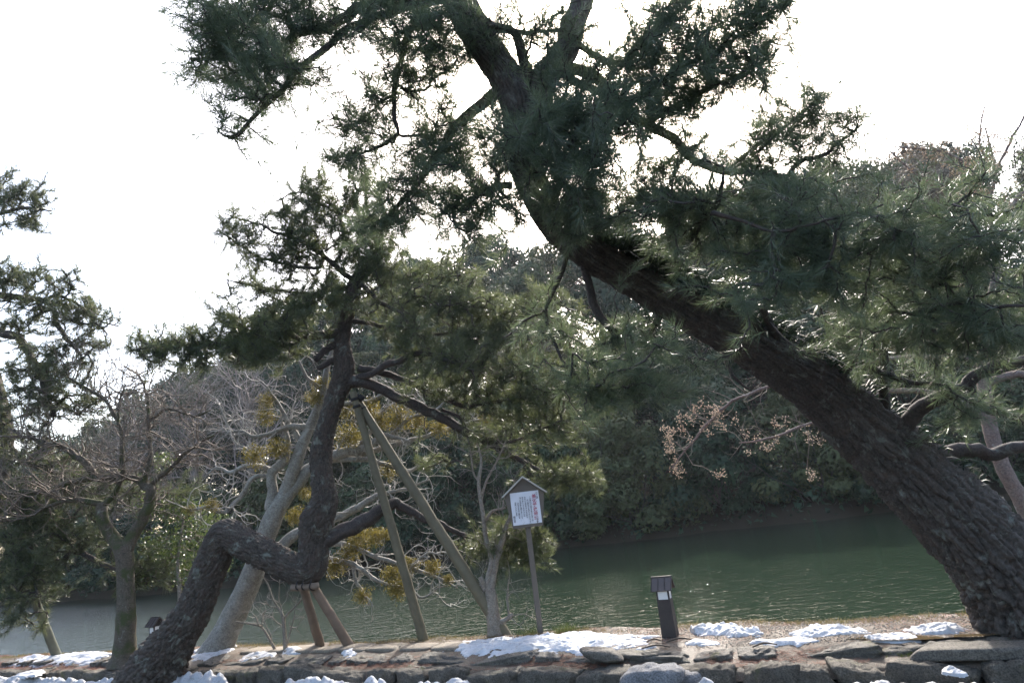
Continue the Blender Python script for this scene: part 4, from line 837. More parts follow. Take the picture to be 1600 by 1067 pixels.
bare_tree('bare_sapling', 'small bare forked tree with cut stubs, left of the sign', st, sl_, 14, (M['bark_grey'], M['twig_grey']), 46, .5, .006, 2, .25, .06, 3, segs=30, cu=.04, cv=.06, bd=.008, step=.07)
st = ctrl([(905, 860, 10, 12.0), (895, 800, 9, 12.0), (880, 770, 8, 12.0), (868, 745, 7, 11.9), (872, 715, 6, 11.9), (890, 690, 4, 11.9), (905, 660, 2, 11.9)])
# ------------------------------------------------------------------ glossy evergreen shrub behind the bent trunk
b0 = onz(284, 1012, -.1); base = np.array([b0[0], 12.6, -.1])
sh = tag(empty('evergreen_shrub', base), 'bright broadleaf evergreen shrub between mossy tree and bent pine trunk', 'shrub')
S = Segs(); rd = random.Random(4)
pts = []
for (px, py, rx, ry) in [(285, 860, 55, 40), (330, 830, 45, 35), (250, 850, 40, 30), (240, 790, 40, 30), (290, 800, 45, 30), (220, 900, 30, 22), (300, 905, 35, 25), (340, 880, 25, 25), (260, 720, 25, 20)]:
    m = int(rx * ry * .55); u = rng.normal(size=(m, 3)); u /= np.linalg.norm(u, axis=1)[:, None]; u *= rng.random((m, 1)) ** .45
    for a, b, c in u: pts.append(P(px + a * rx, py + b * ry, 13.0 + c * .6))
pts = np.array(pts)
V, F = leaf_quads(pts, (lambda q: q / np.linalg.norm(q, axis=1)[:, None])(rng.normal(size=pts.shape) + np.array([0, -.1, .5])), rng.uniform(.022, .04, len(pts)), rng, .45)
mk('foliage', V - base, F, M['leaf_near'], sh, smooth=False)
sk = catmull(ctrl([(282, 1010, 8, 12.6), (281, 930, 7, 12.7), (278, 880, 5, 12.8), (285, 820, 3, 12.9)]), .1)
sk[0, :3] = base
A, par, ns, order = mst(sk[:, :3], pts[rng.permutation(len(pts))[:450]])
V, F, *_ = twig_mesh(A, par, ns, order, .0025, rng); mk('twigs', V - base, F, M['twig_brown'], sh)
V, F, *_ = tube(sk, 10); mk('stem', V - base, F, M['bark_grey'], sh)

# ------------------------------------------------------------------ berry tree behind the big trunk
bt = ctrl([(1650, 880, 30, 9.6), (1600, 790, 24, 9.6), (1570, 735, 22, 9.6), (1550, 680, 21, 9.6), (1540, 620, 20, 9.6), (1535, 560, 16, 9.6), (1545, 480, 12, 9.6), (1560, 400, 9, 9.6), (1545, 330, 6, 9.6), (1555, 270, 4, 9.6), (1540, 200, 2, 9.6)])
bt[0][2] = -.1
bl = [ctrl(L, a, b) for L, a, b in [
    ([(1540, 600, 13), (1590, 585, 12), (1640, 600, 8)], 9.6, 9.2), ([(1538, 540, 12), (1480, 535, 9), (1400, 540, 8), (1330, 545, 7), (1260, 575, 4), (1200, 590, 2)], 9.6, 10.2),
    ([(1545, 655, 11), (1480, 620, 9), (1400, 610, 8), (1330, 640, 6), (1270, 660, 5), (1200, 685, 4), (1155, 692, 2)], 9.6, 10.5),
    ([(1540, 560, 9), (1400, 560, 7), (1250, 590, 6), (1170, 615, 5), (1130, 640, 5), (1090, 680, 4), (1050, 730, 2)], 9.6, 10.6),
    ([(1555, 440, 7), (1500, 330, 5), (1440, 280, 4), (1395, 240, 2), (1370, 220, 1)], 9.6, 9.6), ([(1552, 360, 8), (1600, 300, 6), (1660, 270, 3)], 9.6, 9.3), ([(1550, 300, 6), (1500, 250, 5), (1460, 235, 4), (1400, 230, 2)], 9.6, 9.9),
    ([(1550, 280, 5), (1580, 220, 4), (1600, 180, 3), (1610, 150, 2)], 9.6, 9.6), ([(1548, 260, 4), (1530, 220, 3), (1540, 165, 2)], 9.6, 9.6), ([(1555, 420, 8), (1480, 400, 6), (1400, 390, 5), (1300, 430, 3)], 9.6, 10.2),
]]
btree, BS, bbase = bare_tree('berry_tree', 'bare tree with clusters of tan berries behind the huge leaning trunk', bt, bl, 17, (M['bark_red'], M['twig_brown']), 150, .6, .006, 2, .22, .04, 2, segs=36, cu=.06, cv=.1, bd=.006, step=.09)
rnd = random.Random(6); OCT = np.array([[1, 0, 0], [-1, 0, 0], [0, 1, 0], [0, -1, 0], [0, 0, 1], [0, 0, -1.0]]); OF = np.array([[0, 2, 4], [2, 1, 4], [1, 3, 4], [3, 0, 4], [2, 0, 5], [1, 2, 5], [3, 1, 5], [0, 3, 5]])
cl = []
for (px, py, rx, ry, d, n) in [(1075, 665, 40, 26, 10.5, 16), (1050, 690, 18, 28, 10.5, 8), (1115, 660, 30, 20, 10.4, 10), (1060, 730, 14, 22, 10.5, 6), (1131, 741, 9, 8, 10.5, 3), (1195, 690, 30, 16, 10.4, 7), (1220, 668, 16, 10, 10.4, 4), (1268, 680, 16, 10, 10.3, 5), (1268, 740, 11, 9, 10.3, 3), (1500, 250, 70, 32, 9.2, 34), (1540, 300, 50, 26, 9.2, 30), (1420, 235, 50, 20, 9.4, 18), (1560, 215, 45, 40, 9.2, 22), (1500, 330, 40, 20, 9.7, 7), (1390, 540, 50, 12, 10, 9), (1120, 640, 20, 10, 10.4, 5), (1470, 420, 60, 50, 9.8, 8), (1350, 550, 30, 10, 10, 5), (1540, 190, 20, 20, 9.6, 4)]:
    for t in range(n): cl.append(P(px + rx * rnd.gauss(0, .55), py + ry * rnd.gauss(0, .55), d + rnd.gauss(0, .2)))
cl = np.array(cl); nb = 15
bp = (cl[:, None] + rng.normal(0, .035, (len(cl), nb, 3)) * np.array([1, 1, 1.2])).reshape(-1, 3); br = rng.uniform(.008, .013, len(bp))
V = (bp[:, None] + OCT[None] * br[:, None, None]).reshape(-1, 3); F = (np.arange(len(bp))[:, None, None] * 6 + OF[None]).reshape(-1, 3)
tag(mk('berries', V - bbase, F, M['berry'], btree), kind='stuff')
sk = np.vstack([catmull(L, .1)[:, :3] for L in bl])
A, par, ns, order = mst(sk, cl)
V, F, *_ = twig_mesh(A, par, ns, order, .003, rng); tag(mk('berry_stalks', V - bbase, F, M['twig_brown'], btree), kind='stuff')
V, F = frustums(np.repeat(cl, nb, 0), bp, np.full(len(bp), .0012), np.full(len(bp), .001), 3); tag(mk('stalks', V - bbase, F, M['twig_brown'], btree), kind='stuff')

# ------------------------------------------------------------------ wooden props
def pole(name, px0, py0, d0, px1, py1, z1, w0, w1, mat, parent, base, seed):
    a = P(px0, py0, d0); b = onz(px1, py1, z1); b2 = b + (b - a) * .06
    r0 = w0 / 2 * mpp(px0, py0, d0); r1 = w1 / 2 * mpp(px1, py1, b[1])
    C = catmull([[*a, r0], [*(a * .6 + b2 * .4), r0 * .6 + r1 * .4], [*b2, r1]], .05); C = wiggle(C, .009, seed)
    V, F, an, v, D, r = tube(C, 14); V = V + D * (.06 * r * fbm(np.stack([np.cos(an * 6.28) * 3, np.sin(an * 6.28) * 3, v * 1.2], 1), seed, 3))[:, None]
    return mk(name, V - base, F, mat, parent)
base = onz(720, 998, -.02)
pr = tag(empty('tree_prop', base), 'pair of long mossy poles propping the bent pine\'s upper stem', 'prop')
pole('pole', 551, 612, 10.15, 663, 1003, -.03, 11, 16, M['pole_green'], pr, base, 1)
pole('pole', 553, 618, 10.28, 789, 992, -.03, 13, 20, M['pole_green'], pr, base, 2)
V, F, *_ = tube(np.array([[*P(546, 618, 10.2), .05], [*P(566, 622, 10.2), .05], [*P(567, 624, 10.2), .04]]), 10); mk('tie', V - base, F, M['rope'], pr)
for t_ in (.03, .06):
    for (x0, y0, d0, x1, y1) in ((551, 612, 10.15, 663, 1003), (553, 618, 10.28, 789, 992)):
        a_ = P(x0, y0, d0); b_ = onz(x1, y1, -.03); c_ = a_ * (1 - t_) + b_ * t_; dr = (b_ - a_) / np.linalg.norm(b_ - a_)
        V, F, *_ = tube(np.array([[*(c_ - dr * .02), .066], [*c_, .07], [*(c_ + dr * .02), .066]]), 12); mk('lashing', V - base, F, M['rope'], pr)
base = onz(522, 1012, -.02)
pr = tag(empty('tree_prop', base), 'short brown trestle prop under the bent pine\'s elbow', 'prop')
pole('pole', 472, 912, 10.45, 501, 1011, -.03, 13, 15, M['pole_brown'], pr, base, 3)
pole('pole', 487, 912, 10.38, 548, 1013, -.03, 13, 16, M['pole_brown'], pr, base, 4)
C = catmull(ctrl([(455, 918, 11, 10.30), (475, 917, 11, 10.30), (497, 915, 11, 10.30)]), .03)
V, F, *_ = tube(C, 14); mk('crossbar', V - base, F, M['pole_brown'], pr)
for px in (468, 477, 489):
    c = P(px, 912, 10.34); th = np.linspace(0, 2 * math.pi, 22)
    C = np.stack([c[0] + .012 * np.sin(th * 3), c[1] + .15 * np.cos(th), c[2] + .085 * np.sin(th), np.full(22, .010)], 1)
    V, F, *_ = tube(C, 6); mk('rope', V - base, F, M['rope'], pr)
base = onz(91, 1028, -.02)
pr = tag(empty('tree_prop', base), 'dull green prop pole leaning under the left pine\'s bough', 'prop')
pole('pole', 40, 900, 12.6, 90, 1028, -.04, 11, 14, M['pole_dull'], pr, base, 5)

# ------------------------------------------------------------------ notice sign
s0 = onz(845, 990, 0); sg = tag(empty('notice_sign', (s0[0], s0[1], -.05), math.radians(4)), 'brown wooden house-shaped notice board with white Japanese sheet on post', 'sign')
mb = MB(); mb.box(-.037, .037, -.01, .064, 0, 1.62); mb.build('post', M['sign_wood'], sg, .006)
BZ = 1.475
mb = MB(); mb.poly([(-.215, BZ), (.215, BZ), (.285, BZ + .46), (0, BZ + .685), (-.285, BZ + .46)], -.055, -.012); bo = mb.build('board', M['sign_wood'], sg, .004)
for sgn in (1, -1):
    a = math.atan2(.225, .285); L = .40; mb = MB()
    x0, z0 = 0, BZ + .69; dx, dz = math.cos(a) * sgn, -math.sin(a); nx, nz = math.sin(a) * sgn, math.cos(a)
    p = [(x0, z0), (x0 + dx * L, z0 + dz * L), (x0 + dx * L + nx * .022, z0 + dz * L + nz * .022), (x0, z0 + .028)]
    if sgn < 0: p = p[::-1]
    mb.poly(p, -.115, .075); mb.build('roof_board', M['sign_roof'], sg, .002)
mb = MB(); mb.box(-.205, .205, -.0595, -.0555, BZ + .045, BZ + .495); sheet = mb.build('notice_sheet', M['paper'], sg)
LET = []
def column(txt, x, z, size, mat, pitch=1.0):
    cu = bpy.data.curves.new('lettering', 'FONT'); cu.body = '\n'.join(txt); cu.size = size; cu.align_x = 'CENTER'; cu.align_y = 'TOP'; cu.space_line = pitch
    cu.offset = size * .022; cu.resolution_u = 2
    o = bpy.data.objects.new('lettering', cu); COL.objects.link(o); o.parent = sheet; o.location = (x, -.0615, z); o.rotation_euler = (math.pi / 2, 0, 0)
    cu.materials.append(mat); cu.extrude = .0006; LET.append(o)
zt = BZ + .475
column('ここは', .175, zt, .034, M['ink'], .95)
column('美化推進地域', .132, zt - .03, .062, M['ink_red'], .98)
column('です', .142, zt - .365, .036, M['ink'], .95)
for i, (t, dz) in enumerate([('この地域では空き缶やたばこの', .05), ('吸い殻などを捨てないで下さい', .09), ('きれいな町をみんなの手で', .05), ('守りましょう犬のふんは', .05), ('飼い主が持ち帰りましょう', .05), ('みなさまのご協力を', .12), ('お願いいたします', .11)]):
    column(t, .075 - i * .036, zt - dz, .0255, M['ink'], .98)
column('松江市', -.178, zt - .30, .032, M['ink'], 1.0)

dg = bpy.context.evaluated_depsgraph_get()
for o in LET:
    me = bpy.data.meshes.new_from_object(o.evaluated_get(dg)); me.name = 'lettering'
    n2 = bpy.data.objects.new('lettering', me); COL.objects.link(n2); n2.parent = sheet; n2.location = o.location; n2.rotation_euler = o.rotation_euler
    bpy.data.objects.remove(o); n2.name = 'lettering'
# ------------------------------------------------------------------ short roofed lanterns
def lantern(px, py, label, rz, s=1.0, z=-.02):
    b = onz(px, py, 0); root = tag(empty('path_lantern', (b[0], b[1], z), rz), label, 'lantern', 'short roofed lanterns on the path'); root.scale = (s, s, s)
    mb = MB(); a, c, h = .112, .100, .56
    mb.hexa([(-a, -a, 0), (a, -a, 0), (a, a, 0), (-a, a, 0), (-c, -c, h), (c, -c, h), (c, c, h), (-c, c, h)]); mb.build('post', M['lantern'], root, .005)
    for sx in (-1, 1):
        for sy in (-1, 1):
            mb = MB(); mb.box(sx * .086 - .013, sx * .086 + .013, sy * .086 - .013, sy * .086 + .013, h - .002, h + .135); mb.build('corner_post', M['lantern'], root, .002)
    for q in range(4):
        mb = MB(); mb.box(-.074, .074, -.093, -.088, h + .002, h + .132); o = mb.build('pane', M['lantern_pane'], root); o.rotation_euler.z = q * math.pi / 2
    mb = MB(); mb.box(-.103, .103, -.103, .103, h + .133, h + .147); mb.build('top_plate', M['lantern'], root, .002)
    zr = h + .30; hw = .158
    for sy in (-1, 1):
        mb = MB(); e = (sy * .150, h + .125)
        y0, z0 = 0, zr; ln = math.hypot(.150, zr - e[1]); ny_, nz_ = (zr - e[1]) / ln * sy, .150 / ln
        pts = [(-hw, y0, z0), (hw, y0, z0), (hw, e[0], e[1]), (-hw, e[0], e[1])]
        up = [(x, y + ny_ * .016, zq + nz_ * .016) for x, y, zq in pts]; up[0] = (-hw, 0, zr + .02); up[1] = (hw, 0, zr + .02)
        if sy < 0: mb.hexa(pts[::-1] + up[::-1])
        else: mb.hexa(pts + up)
        ro = mb.build('roof_slope', M['lantern_roof'], root, .002)
        for x in (-.151, -.05, .05, .151):
            m2 = MB(); w = .006
            q = [(x - w, sy * .004, zr + .0185), (x + w, sy * .004, zr + .0185), (x + w, e[0] + ny_ * .016, e[1] + nz_ * .016), (x - w, e[0] + ny_ * .016, e[1] + nz_ * .016)]
            u2 = [(a_, b_ + ny_ * .009, c_ + nz_ * .009) for a_, b_, c_ in q]
            m2.hexa((q + u2) if sy > 0 else (q[::-1] + u2[::-1])); m2.build('batten', M['lantern'], ro)
    mb = MB(); mb.box(-hw, hw, -.012, .012, zr + .008, zr + .03); mb.build('ridge', M['lantern'], root, .004)
    mb = MB(); mb.poly([(-.10, h + .147), (.10, h + .147), (0, zr - .015)], -.09, .09); o = mb.build('gable', M['lantern'], root); o.rotation_euler.z = math.pi / 2
    return root
lantern(1048, 993, 'short dark roofed lantern post standing free in front of the water', math.radians(-22), .80)
l2 = P(243, 978, 12.1); tmp = projs((l2[0], l2[1], 0)); lantern(tmp[0], tmp[1], 'short dark roofed lantern half hidden behind the bent pine\'s lower trunk', math.radians(-30), .76)

# ------------------------------------------------------------------ kerb stones
def stone_mesh(seed, sx, sy, sz, amp=.09, n=5, pw=7):
    """rounded uneven block, unit half sizes"""
    r = np.random.default_rng(seed); g = np.linspace(-1, 1, n)
    V = []; F = []; idx = {}
    def vid(p):
        k = tuple(np.round(p, 4))
        if k not in idx: idx[k] = len(V); V.append(p)
        return idx[k]
    for ax in range(3):
        for s in (-1, 1):
            for i in range(n - 1):
                for j in range(n - 1):
                    q = []
                    for a, b in ((i, j), (i + 1, j), (i + 1, j + 1), (i, j + 1)):
                        p = np.zeros(3); p[ax] = s; p[(ax + 1) % 3] = g[a]; p[(ax + 2) % 3] = g[b]; q.append(vid(p))
                    F.append(q if s > 0 else q[::-1])
    V = np.array(V); l6 = (np.sum(np.abs(V) ** pw, 1) ** (1 / pw))[:, None]; V = V / l6
    sk = r.normal(0, .16, 4); V[:, 0] += sk[0] * V[:, 2] + sk[1] * V[:, 1]; V[:, 2] += .6 * sk[2] * V[:, 0] + .5 * sk[3] * V[:, 1]
    V = V * np.array([sx, sy, sz]); nn = V / np.linalg.norm(V, axis=1)[:, None]
    V = V + nn * (amp * min(sx, sz * 2) * (1.6 * fbm(V * 5 + seed * 7, seed, 3) + .9 * fbm(V * np.array([14, 14, 18]) + seed * 5, seed + 2, 3)))[:, None]
    return V, np.array(F)
smesh = []
for s in range(9):
    V, F = stone_mesh(s + 1, 1, .55, .45, .12, 14); o = mk('stone', V, F, M['stone']); smesh.append(o.data); bpy.data.objects.remove(o)
fmesh = []
for s in range(9):
    V, F = stone_mesh(s + 31, 1, .6, .22, .28, 15); o = mk('stone', V, F, M['flag']); fmesh.append(o.data); bpy.data.objects.remove(o)
kc = np.array([-4., float(yK(-4.)), -.36]); kerb = tag(empty('stone_kerb', kc), 'low kerb of rough grey-brown stones in two stepped rows edging the path', 'kerb')
rnd = random.Random(12)
def lay(meshes, off, x0, x1, lmin, lmax, hz, dy, zc, gap, jz=.012, rot=.04, mat=None):
    x = x0; i = 0
    while x < x1:
        L = rnd.uniform(lmin, lmax); sl = math.atan2(float(yK(x + .3) - yK(x - .3)), .6)
        xc = x + math.cos(sl) * L / 2; yc = float(yK(xc)) + off + rnd.uniform(-.015, .02)
        o = bpy.data.objects.new('stone', rnd.choice(meshes)); COL.objects.link(o); o.parent = kerb
        hs = hz * rnd.uniform(.88, 1.1)
        o.location = (xc - kc[0], yc - kc[1], zc + rnd.uniform(-jz, jz) - kc[2]); o.rotation_euler = (rnd.gauss(0, rot), rnd.gauss(0, rot), sl + rnd.gauss(0, rot))
        o.scale = ((L - gap) / 2, dy * rnd.uniform(.9, 1.12), hs * (1 if rnd.random() < .5 else 1.0))
        x = x + math.cos(sl) * L; i += 1
lay(smesh, .15, -15.5, 7.0, .34, .78, .36, .31, -.245, .026, .018, .05)
lay(fmesh, .60, -15.5, 6.6, .34, .95, .28, .28, -.085, .06, .02, .08)
# pale paving slabs let into the path, left of the long snow patch
x = -4.6; q = 0
while x < -.9:
    w = rnd.uniform(.42, .6); V, F = stone_mesh(60 + q, w / 2 - .012, .2, .04, .02, 5)
    sl = math.atan2(float(yK(x + .3) - yK(x - .3)), .6); o = mk('paving_slab', V, F, M['slab'], path); o.location = (x, float(yK(x)) + 1.03, -.005 + .004 * rnd.random()); o.rotation_euler.z = sl
    x += w * math.cos(sl) + .01; q += 1
# long pale stone at the foot of the huge pine, and the grey boulder in the snow
V, F = stone_mesh(81, .66, .15, .055, .12, 14); c = onz(1560, 1010, .0)
tag(mk('flat_stone', V, F, M['flag'], loc=(c[0], c[1], -.03)), 'long flat grey stone at the foot of the huge leaning pine', 'stone').rotation_euler.z = math.radians(-22)
for (px, py, sx, sy, sz, sd, lab) in [(1018, 1061, .30, .16, .125, 90, 'largest pale grey boulder lying in front of the stone kerb'), (1083, 1068, .12, .12, .12, 91, 'small grey rock just right of the pale boulder'), (940, 1022, .2, .16, .07, 92, 'rounded brown stone on the path above the pale boulder')]:
    V, F = stone_mesh(sd, sx, sy, sz, .13, 18, 3.6); c = P(px, py, float(yK(1.1)) - .12) if sd < 92 else onz(px, py, .03)
    tag(mk('boulder', V, F, M['rock'] if sd < 92 else M['flag'], loc=tuple(c)), lab, 'rock').rotation_euler.z = math.radians(-20)

# ------------------------------------------------------------------ snow
def snow_patch(px, py, rx, ry, h, seed, label, z=None, n=70, mat='snow', edge=.35):
    c = onz(px, py, 0); L = onz(px - rx, py, 0); R_ = onz(px + rx, py, 0)
    hx = abs(R_[0] - L[0]) / 2; near = onz(px, py + ry, 0); far = onz(px, py - ry, 0); hy = max(.06, abs(far[1] - near[1]) / 2)
    sl = -.42
    g = np.linspace(-1.25, 1.25, n); gx, gy = np.meshgrid(g, g)
    X = c[0] + gx * hx; Yq = c[1] + gy * hy + gx * hx * sl
    q = np.stack([X.ravel() * 2.2, Yq.ravel() * 3.5, np.full(n * n, seed * 3.3)], 1)
    rad = np.sqrt(gx ** 2 + gy ** 2) + edge * (2.1 * fbm(q * 1.4, seed, 5) + 1.1 * fbm(q * 6.5, seed + 9, 4)).reshape(n, n)
    rad = rad + 5 * np.clip(np.maximum(np.abs(gx), np.abs(gy)) - 1.0, 0, .3)
    e = np.clip((1 - rad) / .5, 0, 1); e = e ** .75
    lump = np.maximum(.12, .8 + 1.2 * fbm(q * 3.2, seed + 4, 5).reshape(n, n))
    Z = path_z(X, Yq) * (z is None) + (z or 0) + np.where(e > 0, h * e * lump + .003, -.06 * np.clip(-(1 - rad), 0, 1) - .012)
    X = X + .02 * fbm(q * 6, seed + 1, 3).reshape(n, n)
    V = np.stack([X, Yq, Z], -1).reshape(-1, 3); gi = (np.arange(n - 1)[:, None] * n + np.arange(n - 1)[None]).ravel(); F = np.stack([gi, gi + 1, gi + n + 1, gi + n], 1)
    er = rad.ravel(); keep = np.min(er[F], 1) < 1.04; F = F[keep]
    used = np.unique(F); mp_ = np.zeros(len(V), int); mp_[used] = np.arange(len(used))
    o = V[used].mean(0)
    return tag(mk('snow_patch', V[used] - o, mp_[F], M[mat], loc=tuple(o)), label, 'snow', 'patches of melting snow on the path')
snow_patch(850, 1006, 168, 13, .06, 1, 'longest patch of old snow on the path below the sign', n=130)
snow_patch(1135, 988, 52, 9, .065, 2, 'lumpy snow patch just right of the free-standing lantern', n=90)
snow_patch(1292, 988, 66, 7, .055, 3, 'snow patch midway between free lantern and leaning pine', n=90)
snow_patch(1465, 985, 58, 7, .05, 4, 'thin snow patch at the left foot of the leaning pine', n=80)
snow_patch(330, 1018, 30, 7, .05, 5, 'snow patch at the right foot of the bent pine', n=60)
snow_patch(95, 1028, 70, 4, .05, 6, 'snow strip at water\'s edge by the dull green prop', n=70)
snow_patch(1395, 997, 40, 5, .03, 21, 'thin broken snow strip beside the brown puddle', n=70, edge=.6)
snow_patch(1225, 1002, 60, 5, .03, 22, 'thin broken snow crust on gravel in front of the lumpy patches', n=80, edge=.65)
snow_patch(1095, 1004, 26, 4, .025, 23, 'thin crust of snow at right foot of the free-standing lantern', n=60, edge=.6)
snow_patch(458, 1018, 18, 4, .05, 7, 'small snow scrap under the thin bare sapling', n=40)
snow_patch(545, 1019, 13, 4, .04, 8, 'small snow scrap at foot of the short trestle prop', n=40)
snow_patch(400, 1024, 26, 3, .03, 9, 'thin snow scrap on the path right of the bent pine', n=40)
snow_patch(1488, 1036, 17, 5, .055, 10, 'little white snow dome on the kerb', z=-.07, n=90, edge=.02)
snow_patch(45, 1047, 16, 3, .03, 11, 'small flat snow scrap on the kerb at far left', z=-.05, n=40)
# ploughed ridge of dirty snow chunks along the kerb foot
env = [(-120, 1052), (0, 1050), (60, 1051), (130, 1056), (200, 1055), (260, 1049), (300, 1043), (345, 1040), (358, 1060), (420, 1070), (450, 1058), (488, 1045), (520, 1052), (560, 1062), (574, 1049), (596, 1048), (612, 1064), (640, 1067), (656, 1053), (690, 1060), (706, 1047), (728, 1049), (742, 1064), (800, 1071), (850, 1074), (900, 1074), (950, 1074), (1050, 1072), (1075, 1062), (1098, 1048), (1128, 1064), (1200, 1063), (1250, 1072), (1300, 1068), (1330, 1053), (1385, 1055), (1420, 1061), (1450, 1056), (1500, 1058), (1550, 1062), (1600, 1062), (1700, 1060)]
ex = []; ez = []
for px, py in env:
    d = ray(px, py); ts_ = np.linspace(4, 16, 600); xx = d[0] / d[1] * ts_; m_ = int(np.argmin(np.abs(ts_ - (yK(xx) - .22)))); p = P(px, py, ts_[m_]); ex.append(p[0]); ez.append(p[2])
nx, ny = 900, 34; xs = np.linspace(-11.6, 5.2, nx); vs = np.linspace(-1, 1, ny)
envz = np.interp(xs, ex, ez) + .36
X = np.tile(xs[None], (ny, 1)); Y = yK(X) - .24 + vs[:, None] * .30
q = np.stack([X.ravel(), Y.ravel(), np.zeros(nx * ny)], 1)
c1, id1 = voro(np.mod((q[:, 0] + .06 * fbm(q * 7, 3)) / 40 + .5, 1), (q[:, 1] + .06 * fbm(q * 7, 9)) * 5.0, 200, 5)
prof = np.clip(1 - np.abs(vs), 0, 1)[:, None] ** .6
Zs = -.39 + prof * envz[None] * (.60 + .40 * (np.clip(c1 / .6, 0, 1) ** .45 * (.75 + .4 * id1)).reshape(ny, nx) * .6 + .14) + .055 * prof * fbm(q * 13, 2, 5).reshape(ny, nx)
gi = (np.arange(ny - 1)[:, None] * nx + np.arange(nx - 1)[None]).ravel()
tag(mk('snow', np.stack([X, Y, Zs], -1).reshape(-1, 3), np.stack([gi, gi + 1, gi + nx + 1, gi + nx], 1), M['snow_dirty']), 'ploughed ridge of dirty snow along the foot of the kerb', 'snow', kind='stuff')

# ------------------------------------------------------------------ puddle, gravel, grass, litter, sticks
c = onz(1440, 996, .0); th = np.linspace(0, 2 * math.pi, 41)[:-1]; rr = 1 + .25 * np.sin(th * 3 + 1) + .12 * np.sin(th * 7)
V = np.stack([.62 * rr * np.cos(th),   .10 * rr * np.sin(th) - .42 * .62 * rr * np.cos(th), th * 0], 1); V = np.vstack([V, [[0, 0, 0]]])
i = np.arange(40); tag(mk('puddle', V, np.stack([i, (i + 1) % 40, np.full(40, 40)], 1), M['puddle'], loc=(c[0], c[1], .008)), 'brown puddle on the path at the leaning pine\'s foot', 'puddle', kind='structure')
rng = np.random.default_rng(8)
def scatter(n, x0, x1, fy):
    x = rng.uniform(x0, x1, n); y = fy(x); return x, y, path_z(x, y)
n = 9000; x, y, z = scatter(n, .8, 5.2, lambda x: yK(x) + .75 + (yB(x) - yK(x) - .7) * rng.random(n) ** 1.0)
s = rng.uniform(.003, .010, n); V = (np.stack([x, y, z + s * .3], 1)[:, None] + (OCT * np.array([1, 1, .6]))[None] * s[:, None, None] * rng.uniform(.7, 1.3, (n, 6, 1))).reshape(-1, 3)
tag(mk('gravel', V, (np.arange(n)[:, None, None] * 6 + OF[None]).reshape(-1, 3), M['pebble'], smooth=False), 'wet gravel sparkling on the path right of the lantern', 'gravel', kind='stuff')
def blades(name, x, y, z, h, w, mat, label, cat, lean=.5):
    n = len(x); p = np.stack([x, y, z - .005], 1); d = rng.normal(0, lean, (n, 3)); d[:, 2] = 1; d /= np.linalg.norm(d, axis=1)[:, None]
    sd_ = np.cross(d, rng.normal(size=(n, 3))); sd_ /= np.linalg.norm(sd_, axis=1)[:, None]
    V = np.stack([p - sd_ * w, p + sd_ * w, p + d * h[:, None]], 1).reshape(-1, 3)
    return tag(mk(name, V, np.arange(n * 3).reshape(-1, 3), mat, smooth=False), label, cat, kind='stuff')
n = 26000; x = rng.uniform(-13, 5.6, n); y = yB(x) + rng.normal(-.08, .14, n); z = path_z(x, y); dn = fbm(np.stack([x * 1.1, y, x * 0], 1), 4)
kp = (dn > -.12) & (y < yB(x) + .3); blades('dry_grass', x[kp], y[kp], z[kp], rng.uniform(.02, .09, kp.sum()), .0025, M['dry_grass'], 'short dry straw-coloured grass along the water\'s edge', 'grass', 1.0)
for j, (px, py, m, lab) in enumerate([(829, 990, 380, 'spiky green grass tuft left of the sign post foot'), (884, 988, 380, 'round green grass tuft right of the sign post foot')]):
    c = onz(px, py, 0); x = c[0] + rng.normal(0, .10, m); y = c[1] + rng.normal(0, .06, m); o = blades('grass_tuft', x, y, path_z(x, y), rng.uniform(.05, .16, m), .003, M['green_grass'], lab, 'grass', .6)
n = 30000; x = rng.uniform(-13, 5.6, n); y = yK(x) + rng.uniform(.22, .62, n); z = path_z(x, y) + .006
dn = fbm(np.stack([x * .9, y * 2, x * 0], 1), 14); kp = dn > -.1
def lying(name, x, y, z, L, w, mat, label, cat):
    n = len(x); a = rng.random(n) * 6.28; d = np.stack([np.cos(a), np.sin(a), rng.normal(0, .12, n)], 1); sd_ = np.stack([-np.sin(a), np.cos(a), rng.normal(0, .4, n)], 1); p = np.stack([x, y, z + rng.random(n) * .012], 1)
    V = np.stack([p - sd_ * w, p + sd_ * w, p + d * L[:, None]], 1).reshape(-1, 3)
    return tag(mk(name, V, np.arange(n * 3).reshape(-1, 3), mat, smooth=False), label, cat, kind='stuff')
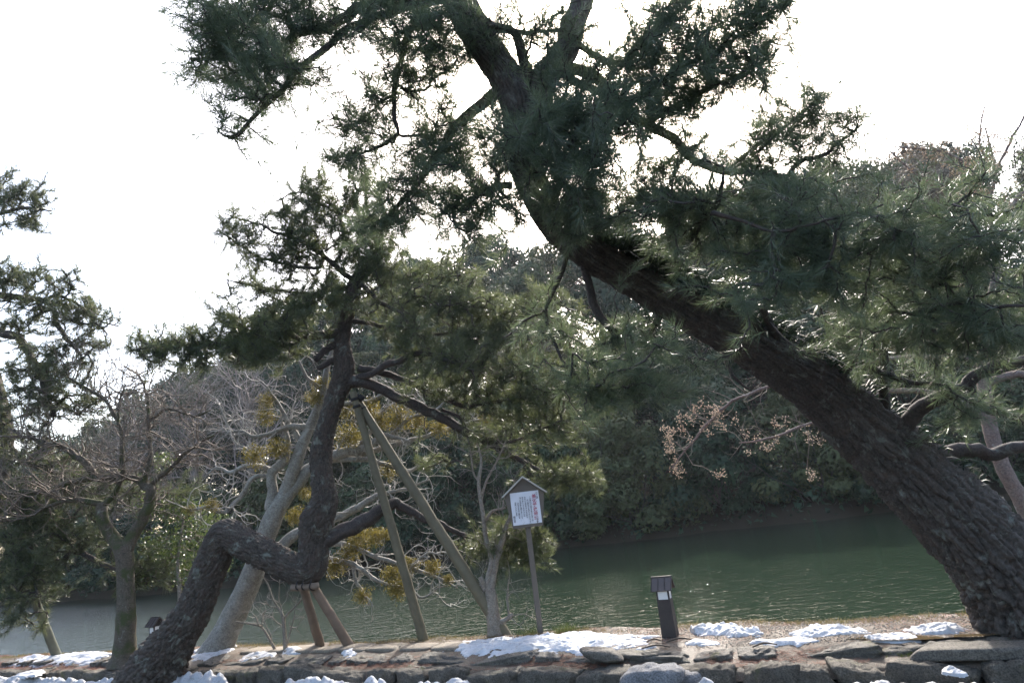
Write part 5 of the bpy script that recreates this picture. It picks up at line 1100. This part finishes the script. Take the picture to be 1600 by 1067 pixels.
lying('needle_litter', x[kp], y[kp], z[kp], rng.uniform(.04, .10, kp.sum()), .002, M['litter'], 'rust-red fallen pine needles between the two kerb rows', 'litter')
n = 22000; x = rng.uniform(-13, 5.6, n); y = yK(x) + .7 + (yB(x) - yK(x) - .7) * rng.random(n) ** .6; kp = fbm(np.stack([x * 1.3, y * 2, x * 0], 1), 24) > .02
lying('fallen_needles', x[kp], y[kp], path_z(x[kp], y[kp]) + .004, rng.uniform(.04, .10, kp.sum()), .0018, M['litter'], 'brown fallen needles strewn over the path', 'litter')
n = 2600; c = onz(1560, 1040, -.08); x = c[0] + rng.normal(0, .22, n); y = yK(x) + rng.uniform(.3, .5, n); blades('moss', x, y, path_z(x, y) + .02, rng.uniform(.01, .035, n), .003, M['moss'], 'bright green moss cushion on the kerb at lower right', 'moss', .8)
for j, (px, py, L, a, lab) in enumerate([(1025, 1012, .34, -.1, 'dark curved stick on the path below the lantern'), (1062, 1001, .3, .05, 'thin stick at the lantern\'s foot'), (1022, 1002, .18, -.1, 'short broken stick left of the lantern\'s foot'), (1195, 1009, .25, .1, 'thin dark twig on the wet gravel')]):
    c = onz(px, py, .01); C = catmull([[-L / 2, 0, 0, .008], [0, .03, .025, .010], [L / 2, -.02, .01, .006]], .04); V, F, *_ = tube(C, 7)
    o = tag(mk('stick', V, F, M['twig_fallen'], loc=tuple(c)), lab, 'stick'); o.rotation_euler.z = a - .3

# ------------------------------------------------------------------ damp winter air
hz = bpy.data.materials.new('haze'); hz.use_nodes = True; nt = hz.node_tree; nt.nodes.remove(nt.nodes['Principled BSDF'])
pv = nt.nodes.new('ShaderNodeVolumePrincipled'); pv.inputs['Color'].default_value = (.88, .93, 1, 1); pv.inputs['Density'].default_value = .0003; pv.inputs['Anisotropy'].default_value = .35
nt.links.new(pv.outputs[0], nt.nodes['Material Output'].inputs['Volume'])
mb = MB(); mb.box(-170, 170, -90, 260, -22, 60); tag(mb.build('haze', hz), 'thin pale winter haze over the moat and hill', kind='stuff')
